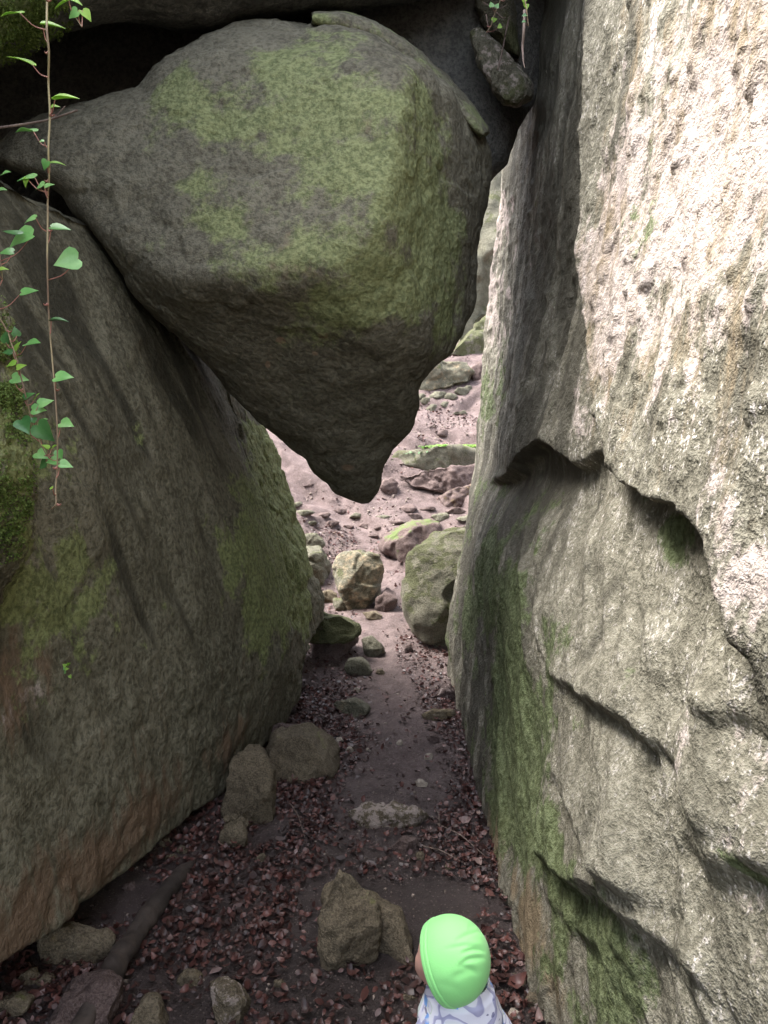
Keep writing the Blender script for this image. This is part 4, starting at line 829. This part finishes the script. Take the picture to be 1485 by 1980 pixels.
for i, (x, y, w_, a, m) in enumerate([(124, 1286, 8, 150, 'y'), (133, 1284, 9, 40, 'y'), (122, 1294, 7, 200, 'g'), (130, 1293, 7, 0, 'y'), (125, 1301, 7, 220, 'g'), (136, 1309, 7, 300, 'y')]):
    ivy_leaf(spr, P(x, y, 2.95), w_ * 3 / F, math.radians(a), .8, IM[m], P(128, 1308, 3.02), 700 + i)
# bare twigs
def twig(label, px, d0, d1, rad, side=(), name='twig'):
    root = tag(empty(name, P(px[0][0], px[0][1], d0)), label, 'twig'); n = len(px)
    pts = [P(x, y, d0 + (d1 - d0) * i / (n - 1)) for i, (x, y) in enumerate(px)]
    V, F0 = tube(pts, np.linspace(rad, rad * .45, n), 8, rad * .25, 3, n * 6); kid('stem', V, F0, M_wood, root)
    for a, b in side:
        V, F0 = tube([P(*a, d1), P((a[0] + b[0]) / 2, (a[1] + b[1]) / 2 + 2, d1), P(*b, d1)], [rad * .5, rad * .4, rad * .25], 6, n=6); kid('branchlet', V, F0, M_wood, root)
twig('bare grey twig poking in from the left edge behind the long ivy strand', [(-620, 420), (-300, 320), (-40, 250), (0, 247), (50, 240), (95, 232), (130, 220), (150, 213)], 1.3, 1.32, .0026, [((100, 231), (126, 205)), ((140, 217), (146, 211))])
twig('pale dead twig standing up from the crack at the top right', [(962, 135), (970, 105), (976, 75), (980, 50), (985, 32)], 4.62, 4.6, .006, [((976, 70), (984, 40))])
twig('forked dark twig hanging over the diagonal slab', [(940, 28), (943, 46), (946, 58), (938, 68)], 4.6, 4.6, .005, [((946, 55), (953, 40))])
twig('thin crossing twig in the gap at the top right', [(935, 5), (950, 14), (965, 18), (980, 10)], 4.7, 4.7, .005, [((965, 18), (972, 8)), ((955, 16), (962, -10))])
twig('arched twig with a pale tip above the diagonal slab', [(960, 24), (968, 32), (975, 36), (978, 33)], 4.6, 4.6, .005)
M_root = simple_mat('pale_root', (0.25, 0.18, 0.15), (0.42, 0.33, 0.28), 20, 0.75)
V, F0 = tube([P(1014, 20, 3.9), P(1013, 60, 3.9), P(1010, 90, 3.95), P(1012, 120, 3.9), P(1015, 132, 3.9)], [.008, .007, .006, .004, .002], 7, .002, 5, 26)
tag(mesh_obj('root', V, F0, M_root), 'pale root hanging down the edge of the right cliff at the top', 'root')

# ------------------------------------------------------------ leaves and plants on the far ledge
M_grass = simple_mat('fern_green', (0.13, 0.28, 0.06), (0.3, 0.46, 0.12), 6, 0.5, 0, None, None, 0.4, 0.4)
def clump(name, label, cat, centre, nb, h, spread, mat, seed, wid=.02):
    rnd = random.Random(seed); Vs, Fs = [], []
    for i in range(nb):
        a = rnd.uniform(0, 6.28); r0 = spread * rnd.random() ** .7; b = np.array(centre) + [math.cos(a) * r0, math.sin(a) * r0 * .5, 0]
        dr = np.array([math.cos(a + rnd.uniform(-.6, .6)), math.sin(a) * .7, 0]); hh = h * rnd.uniform(.5, 1.1); side = np.cross(dr, [0, 0, 1.]); side /= np.linalg.norm(side) + 1e-6
        nseg = 5; row = []
        for k in range(nseg):
            t = k / (nseg - 1); p = b + dr * hh * .9 * t + np.array([0, 0, hh * (t - .75 * t * t)]); wv = wid * math.sin(math.pi * (.12 + .85 * t)); row += [p - side * wv, p + side * wv + [0, 0, .003]]
        o = len(Vs) * 10; Vs.append(np.array(row)); Fs.append(np.array([[o + 2 * k, o + 2 * k + 1, o + 2 * k + 3, o + 2 * k + 2] for k in range(nseg - 1)]))
    tag(mesh_obj(name, np.concatenate(Vs), [np.concatenate(Fs)], mat), label, cat)
lg = proj(np.array(bpy.data.objects['rock'].location)[None])
def on_ledge(px, py, up=0):
    q = G(px, py); return q + [0, 0, up]
clump('fern', 'low dark green fern on the left of the grassy ledge', 'fern', P(822, 884, gdepth(840, 905) - .1), 40, .28, .28, simple_mat('fern_dark', (0.1, 0.22, 0.1), (0.2, 0.34, 0.16), 6, .5, 0, None, None, .4, .3), 5, .018)
clump('grass_tuft', 'bright green leafy tuft on the right of the grassy ledge', 'plant', P(885, 868, gdepth(880, 900) + .1), 150, .22, .42, M_grass, 6, .022)
clump('grass_tuft', 'little bright tuft behind the fern on the ledge', 'plant', P(838, 868, gdepth(840, 900) + .3), 50, .18, .3, M_grass, 7, .018)
# big loose leaves in the foreground
def big_leaf(label, px, py, L, yaw, tone, pit=.3, dz=.03):
    c = G(px, py) + [0, 0, dz]; V, F0 = leaf_geo(c[None], np.array([yaw]), np.array([pit]), np.array([.4]), np.array([L]), np.array([L * .55]), np.array([.8]))
    tag(mesh_obj('leaf', V, F0, M_leaf, attrs={'tone': np.full(8, tone)}), label, 'leaf')
big_leaf('large red brown leaf standing on edge at the cliff foot right of the jacket', 1060, 1940, .11, 1.0, .45, -.9, .05)
big_leaf('dark red leaf lying flat right of the hat', 1000, 1915, .09, .4, .4)
big_leaf('pale brown leaf in front of the stone sill', 905, 1600, .09, -.5, .8)

# ------------------------------------------------------------ moss cushions (small leafy growth, uncountable)
def moss_tufts(name, label, src, regions, n, size, mat):
    me = bpy.data.objects[src] if isinstance(src, str) else src
    co = np.empty(len(me.data.vertices) * 3); me.data.vertices.foreach_get('co', co); co = co.reshape(-1, 3) + np.array(me.location)
    no = np.empty(len(me.data.vertices) * 3); me.data.vertices.foreach_get('normal', no); no = no.reshape(-1, 3)
    px, py, d = proj(co); k = np.zeros(len(co), bool)
    for (x, y, rx, ry) in regions: k |= (((px - x) / rx) ** 2 + ((py - y) / ry) ** 2 < 1) & (no[:, 1] < .4)
    ids = np.nonzero(k)[0]
    if not len(ids): return
    wgt = np.clip(fbm(co[ids], 9, 3, 88) + .35, 0, 1) ** 1.5 + 1e-4; ids = rng.choice(ids, n, p=wgt / wgt.sum())
    c = co[ids] + rng.normal(0, size * .8, (n, 3)) + no[ids] * size * .5
    V, F0 = leaf_geo(c, rng.uniform(0, 6.28, n), rng.normal(.3, .7, n), rng.normal(0, .8, n), rng.uniform(.5, 1.3, n) * size * 2, rng.uniform(.5, 1, n) * size * 1.4, rng.uniform(0, 1, n))
    tag(mesh_obj(name, V, F0, mat, origin=np.zeros(3)), label, 'moss', kind='stuff')
M_moss = simple_mat('moss_leaf', (0.09, 0.15, 0.035), (0.25, 0.33, 0.1), 60, 0.7, 0, None, None, .2, .3)
moss_tufts('moss', 'bright feathery moss on the rock at the left frame edge', 'mossy_rock', [(0, 640, 50, 60), (20, 860, 60, 120), (0, 1000, 60, 90)], 5000, .006, M_moss)
moss_tufts('moss', 'moss hanging from the roof rock in the top left corner', 'roof_rock', [(30, 40, 110, 90)], 5000, .009, M_moss)

# ------------------------------------------------------------ the child
M_skin = simple_mat('skin', (0.62, 0.33, 0.26), (0.72, 0.42, 0.34), 5, 0.5, 0, None, None, .4)
t = NT('green_jersey'); kn = t.noise(3, 3); wv = t.noise(260, 2, .5)
t.l(t.mix(t.step(kn, .3, .7), (0.27, 0.74, 0.23), (0.32, 0.79, 0.28)), t.b.inputs['Base Color']); t.b.inputs['Roughness'].default_value = .75; t.b.inputs['Sheen Weight'].default_value = .15
t.l(t.bump(wv, .12, .002), t.b.inputs['Normal']); M_hat = t.m
t = NT('printed_cotton'); n1 = t.noise(16, 1, .4, None, .6); sq = t.n('TexVoronoi', feature='F1', distance='CHEBYCHEV'); sq.inputs['Scale'].default_value = 34; sq.inputs['Randomness'].default_value = .55; t.l(t.co, sq.inputs['Vector'])
c = t.ramp(n1, [(0.40, (0.78, 0.78, 0.9)), (0.43, (0.78, 0.78, 0.9)), (0.44, (0.36, 0.36, 0.56)), (0.5, (0.5, 0.5, 0.7)), (0.51, (0.8, 0.8, 0.92)), (0.62, (0.82, 0.84, 0.9)), (0.63, (0.55, 0.66, 0.6)), (0.66, (0.8, 0.8, 0.92))])
hit = t.math('MULTIPLY', t.step(sq.outputs['Distance'], .34, .32), t.step(t.noise(9, 2, .5), .44, .46))
c = t.mix(hit, c, (0.22, 0.42, 0.85)); dk = t.step(t.noise(30, 3, .5, t.map((1, 1, 2.2))), .66, .69); c = t.mix(t.math('MULTIPLY', dk, .8), c, (0.12, 0.12, 0.28))
t.l(c, t.b.inputs['Base Color']); t.b.inputs['Roughness'].default_value = .8; M_jacket = t.m
M_trouser = simple_mat('dark_trousers', (0.03, 0.045, 0.09), (0.06, 0.08, 0.14), 20, 0.85)
M_shoe = simple_mat('shoe_rubber', (0.05, 0.05, 0.06), (0.12, 0.11, 0.11), 20, 0.6)
hc = P(870, 1853, 1.66); gz0 = float(ground_z(hc[0], hc[1]))
child = tag(empty('person', (hc[0], hc[1] + .02, gz0)), 'small child in a bright green cap and printed pale jacket, looking up the passage', 'person')
org = np.array(child.location)
fd = np.array([-.62, .76, -.18]); fd /= np.linalg.norm(fd); upv = np.array([-.02, .1, 1.]); upv -= fd * (upv @ fd); upv /= np.linalg.norm(upv); rt = np.cross(fd, upv)
def gauss(p, c, s): return np.exp(-(((p - c) / s) ** 2).sum(1))
def head_mesh(sub=5):
    D, Fh = ICO(sub); D = D.copy()                                   # local: x right, y face, z up
    V = D * [.069, .084, .080]; V[:, 1] -= .006 * (V[:, 2] > 0)
    lowf = np.clip(-D[:, 2], 0, 1); V[:, 0] *= 1 - .18 * lowf; V[:, 1] += .010 * lowf * (D[:, 1] > 0)
    for sx in (-1, 1):
        V[:, 1] += .010 * gauss(D, [sx * .48, .75, -.42], .32); V[:, 0] += sx * .008 * gauss(D, [sx * .6, .6, -.45], .35)
        V[:, 1] -= .010 * gauss(D, [sx * .36, .9, .06], .17)                       # eye sockets
    V[:, 1] += .017 * gauss(D, [0, 1, -.2], [.11, .4, .13]) + .006 * gauss(D, [0, 1, .0], [.08, .4, .16])   # nose
    V[:, 1] += .006 * gauss(D, [0, .9, -.47], [.22, .4, .05]) + .005 * gauss(D, [0, .85, -.58], [.18, .4, .05]) - .005 * gauss(D, [0, .9, -.525], [.24, .4, .025])
    V[:, 1] += .008 * gauss(D, [0, .6, -.85], .22)
    return V, Fh
def place(L, c=hc): return c + L[:, :1] * rt + L[:, 1:2] * fd + L[:, 2:3] * upv
# body skeleton grown as one skinned surface
def skin_body():
    cx, cy = org[0], org[1]; z0 = gz0; tw = 0.25
    sh = np.array([math.cos(tw), math.sin(tw), 0])        # shoulder axis
    fw = np.array([-sh[1], sh[0], 0])
    base = np.array([cx + .026, cy - .01, z0])
    def q(a, b, z): return base + sh * a + fw * b + [0, 0, z]
    pts = {'pel': q(0, 0, .42), 'wai': q(0, .0, .52), 'che': q(0, .0, .66), 'nk': q(0, 0, .76), 'hd': place(np.array([[0, -.01, -.05]]))[0]}
    rad = {'pel': .075, 'wai': .075, 'che': .078, 'nk': .038, 'hd': .042}
    E = [('pel', 'wai'), ('wai', 'che'), ('che', 'nk'), ('nk', 'hd')]
    for s_, S_ in ((-1, 'l'), (1, 'r')):
        for nme, p_, r_ in (('sh', q(s_ * .095, 0, .715), .038), ('el', q(s_ * .135, -.01, .57), .028), ('wr', q(s_ * .145, .05, .455), .019), ('ha', q(s_ * .145, .065, .43), .020), ('pm', q(s_ * .143, .075, .405), .018),
                            ('hi', q(s_ * .045, 0, .40), .06), ('kn', q(s_ * .055, .015, .23), .042), ('an', q(s_ * .055, -.005, .06), .028), ('to', q(s_ * .062, .075, .025), .024)):
            pts[nme + S_] = p_; rad[nme + S_] = r_
        E += [('che', 'sh' + S_), ('sh' + S_, 'el' + S_), ('el' + S_, 'wr' + S_), ('wr' + S_, 'ha' + S_), ('ha' + S_, 'pm' + S_), ('pel', 'hi' + S_), ('hi' + S_, 'kn' + S_), ('kn' + S_, 'an' + S_), ('an' + S_, 'to' + S_)]
        for k, (off, ln) in enumerate(((-.011, .030), (-.004, .036), (.004, .034), (.011, .027))):
            a, b = 'f%d' % k + S_, 'g%d' % k + S_
            d_ = fw * (.014 + off) + [0, 0, -.012]; pts[a] = pts['pm' + S_] + fw * off + np.array([0, 0, -.012]); pts[b] = pts[a] + np.array([0, 0, -ln * .6]) - sh * s_ * .004; pts['h' + a] = pts[b] + np.array([0, 0, -ln * .35]) - sh * s_ * .012
            rad[a] = .0062; rad[b] = .0055; rad['h' + a] = .0048; E += [('pm' + S_, a), (a, b), (b, 'h' + a)]
        pts['t1' + S_] = pts['ha' + S_] + fw * .022 - sh * s_ * .006 + np.array([0, 0, -.006]); pts['t2' + S_] = pts['t1' + S_] + fw * .008 - sh * s_ * .004 + np.array([0, 0, -.018]); rad['t1' + S_] = .0068; rad['t2' + S_] = .0055
        E += [('ha' + S_, 't1' + S_), ('t1' + S_, 't2' + S_)]
    names = list(pts); me = bpy.data.meshes.new('skel'); me.from_pydata([tuple(pts[n_]) for n_ in names], [(names.index(a), names.index(b)) for a, b in E], [])
    o = bpy.data.objects.new('skel', me); col.objects.link(o); m = o.modifiers.new('s', 'SKIN'); m.use_smooth_shade = True
    for i, n_ in enumerate(names):
        v = me.skin_vertices[0].data[i]; v.radius = (rad[n_], rad[n_]); v.use_root = n_ == 'pel'
    o.modifiers.new('d', 'SUBSURF').levels = 1
    dg = bpy.context.evaluated_depsgraph_get(); ev = o.evaluated_get(dg); em = ev.to_mesh()
    Vb = np.array([v.co[:] for v in em.vertices]); Fb = [[*p_.vertices] for p_ in em.polygons]; ev.to_mesh_clear(); bpy.data.objects.remove(o)
    Hh, Fh = head_mesh(4); Hh = place(Hh); off = len(Vb)
    me = bpy.data.meshes.new('body'); me.from_pydata([tuple(v) for v in np.r_[Vb, Hh]], [], Fb + [[int(a) + off for a in f] for f in Fh]); me.update()
    o = bpy.data.objects.new('tmp', me); col.objects.link(o); m = o.modifiers.new('r', 'REMESH'); m.mode = 'VOXEL'; m.voxel_size = .0042; m.use_smooth_shade = True
    sm = o.modifiers.new('c', 'SMOOTH'); sm.iterations = 2; sm.factor = .4
    dg = bpy.context.evaluated_depsgraph_get(); ev = o.evaluated_get(dg); m2 = bpy.data.meshes.new_from_object(ev); bpy.data.objects.remove(o)
    Vn = np.array([v.co[:] for v in m2.vertices]); Fq = np.array([[*p_.vertices] for p_ in m2.polygons]) if all(len(p_.vertices) == 4 for p_ in m2.polygons) else None
    if Fq is None:
        f4 = [[*p_.vertices] for p_ in m2.polygons if len(p_.vertices) == 4]; f3 = [[*p_.vertices] for p_ in m2.polygons if len(p_.vertices) == 3]; Fq = [np.array(f4), np.array(f3)] if f3 else [np.array(f4)]
    else: Fq = [Fq]
    return Vn, Fq, base, sh, fw
Vb, Fb, base, sh, fw = skin_body()
kid('body', Vb, Fb, M_skin, child)
# face details
for sx in (-1, 1):
    D, Fe = ICO(3); e = D * .0075 + [sx * .027, .067, .004]; eo = kid('eye', place(e), [Fe], simple_mat('eye_white', (.8, .78, .76), (.8, .78, .76), 3, .2), child)
    D, Fe = ICO(2); kid('iris', place(D * [.0034, .0015, .0034] + [sx * .027, .0742, .003]), [Fe], simple_mat('iris_brown', (.08, .04, .02), (.1, .05, .03), 3, .2), eo)
    ear = D * [.006, .014, .021] + [sx * .069, -.012, -.012]; kid('ear', place(ear), [Fe], M_skin, child)
# cap: jersey dome open over the face and neck
def cap():
    od = np.array([-.84, .26, -.48]); od /= np.linalg.norm(od)          # direction of the opening
    a1 = np.cross(od, [0, 1., 0]); a1 /= np.linalg.norm(a1); a2 = np.cross(od, a1)
    nu, nv = 200, 150; half = math.acos(.34); th = np.linspace(math.pi, half, nv); ph = np.linspace(0, 2 * math.pi, nu, endpoint=False)
    T, Pp = np.meshgrid(th, ph, indexing='ij'); Dv = np.cos(T)[..., None] * od + np.sin(T)[..., None] * (np.cos(Pp)[..., None] * a1 + np.sin(Pp)[..., None] * a2)
    Dv = Dv.reshape(-1, 3); c = hc + np.array([.002, 0, -.003])
    scl = np.array([.0875, .092, .0900]); r = 1.0
    V = c + Dv * scl
    # fuller at the upper back right
    V += Dv * (.004 * gauss(Dv, [.7, -.3, .6], .6))[:, None]
    px, py, d = proj(V)
    def fold(x0, y0, x1, y1, wd, dep):
        vx, vy = x1 - x0, y1 - y0; L2 = vx * vx + vy * vy; t_ = ((px - x0) * vx + (py - y0) * vy) / L2; tc = np.clip(t_, 0, 1)
        bowl = (py - y0 - tc * vy) + 5 * np.sin(np.pi * tc) ; dist = np.hypot(px - x0 - tc * vx, bowl)
        return dep * (np.exp(-(dist / wd) ** 2) - .6 * np.exp(-((np.hypot(px - x0 - tc * vx, bowl + wd * 1.9)) / (wd * 1.2)) ** 2)) * np.clip(np.sin(np.pi * np.clip(t_ * .9 + .05, 0, 1)), 0, 1) * (Dv[:, 1] < .3)
    f = fold(880, 1822, 935, 1800, 5, 1) + fold(860, 1836, 936, 1832, 4.5, .8) + fold(892, 1844, 938, 1840, 5, 1.3) + fold(888, 1866, 938, 1852, 5.5, 1.2) + fold(880, 1868, 925, 1885, 6, .8) + fold(870, 1895, 930, 1875, 8, .7) + fold(905, 1800, 925, 1790, 6, .6) + fold(840, 1900, 900, 1925, 9, .4)
    V = V - Dv * (f * .003)[:, None]
    # hem band: slightly proud of the dome, two seams
    tt = (T.reshape(-1) - half); V += Dv * (.0016 * (tt < .20) - .0022 * np.exp(-((tt - .205) / .012) ** 2) - .001 * np.exp(-((tt - .1) / .012) ** 2))[:, None]
    V = V.reshape(nv, nu, 3); inner = V[-1] - Dv.reshape(nv, nu, 3)[-1] * .003; inner2 = V[-12] - Dv.reshape(nv, nu, 3)[-12] * .004
    V = np.r_[V.reshape(-1, 3), inner, inner2]; i = np.arange((nv + 2) * nu).reshape(nv + 2, nu); nx = np.roll(i, -1, 1)
    Fq = np.stack([i[:-1].ravel(), i[1:].ravel(), nx[1:].ravel(), nx[:-1].ravel()], 1); N = vnormals(V, [Fq]); k = nu * 40
    if N[k] @ (V[k] - c) < 0: Fq = Fq[:, ::-1]
    return V, [Fq]
Vc, Fc = cap(); kid('cap', Vc, Fc, M_hat, child)
def loft(rings, m=72, wr=.0, seed=0, closed_top=True):
    V = []
    a = np.linspace(0, 2 * math.pi, m, endpoint=False)
    for (c, ax, ay, ex) in rings:
        cx_, sx_ = np.sign(np.cos(a)) * np.abs(np.cos(a)) ** ex, np.sign(np.sin(a)) * np.abs(np.sin(a)) ** ex
        V.append(np.array(c) + np.outer(cx_ * ax, sh) + np.outer(sx_ * ay, fw))
    V = np.concatenate(V); n = len(rings); i = np.arange(n * m).reshape(n, m); nx = np.roll(i, -1, 1)
    Fq = [np.stack([i[:-1].ravel(), nx[:-1].ravel(), nx[1:].ravel(), i[1:].ravel()], 1)]
    N = vnormals(V, Fq); c0 = V.mean(0)
    if (N * (V - c0)).sum() < 0: Fq = [f[:, ::-1] for f in Fq]; N = -N
    if wr: V = V + N * (wr * fbm(V * [1, 1, .8], 22, 3, seed))[:, None]
    return V, Fq
def dens(rings, k=5):
    out = []
    for a, b in zip(rings[:-1], rings[1:]):
        for j in range(k):
            t_ = j / k; out.append((np.array(a[0]) * (1 - t_) + np.array(b[0]) * t_, a[1] * (1 - t_) + b[1] * t_, a[2] * (1 - t_) + b[2] * t_, a[3] * (1 - t_) + b[3] * t_))
    return out + [rings[-1]]
def bq(a, b, z): return base + sh * a + fw * b + [0, 0, z]
ztop = P(868, 1948, 1.6)[2] - gz0
R_ = [(bq(0, 0, ztop - .055), .052, .050, 1), (bq(0, 0, ztop + .004), .060, .056, 1), (bq(0, 0, ztop + .008), .064, .060, 1), (bq(0, 0, ztop - .012), .068, .064, 1), (bq(0, 0, ztop - .020), .078, .068, .95), (bq(0, 0, ztop - .04), .082, .068, .9), (bq(0, 0, ztop - .07), .095, .074, .9), (bq(0, 0, ztop - .15), .104, .086, .9), (bq(0, 0, ztop - .26), .112, .092, .9), (bq(0, 0, .37), .122, .1, .9), (bq(0, 0, .36), .116, .094, .9)]
Vj, Fj = loft(dens(R_), 96, .0045, 5); jk = kid('jacket', Vj, Fj, M_jacket, child)
for s_ in (-1, 1):
    V, F0 = tube([bq(s_ * .058, 0, ztop - .08), bq(s_ * .095, -.003, ztop - .14), bq(s_ * .140, -.01, .57), bq(s_ * .147, .03, .50), bq(s_ * .148, .05, .455)], [.034, .036, .035, .032, .029], 24, .004, 6, 30); kid('sleeve', V, F0, M_jacket, jk)
    V, F0 = tube([bq(s_ * .04, 0, .44), bq(s_ * .05, 0, .36), bq(s_ * .056, .012, .23), bq(s_ * .056, -.003, .07)], [.075, .068, .052, .045], 24, .005, 8, 30); kid('trouser_leg', V, F0, M_trouser, child)
    D, Fe = ICO(4); e = np.sign(D) * np.abs(D) ** .8 * [.036, .065, .036]; e[:, 2] = np.maximum(e[:, 2], -.026); e[:, 2] *= 1 - .35 * np.clip(D[:, 1], 0, 1)
    kid('shoe', bq(s_ * .06, .025, .03) + np.outer(e[:, 0], sh) + np.outer(e[:, 1], fw) + np.outer(e[:, 2], [0, 0, 1.]), [Fe], M_shoe, child)
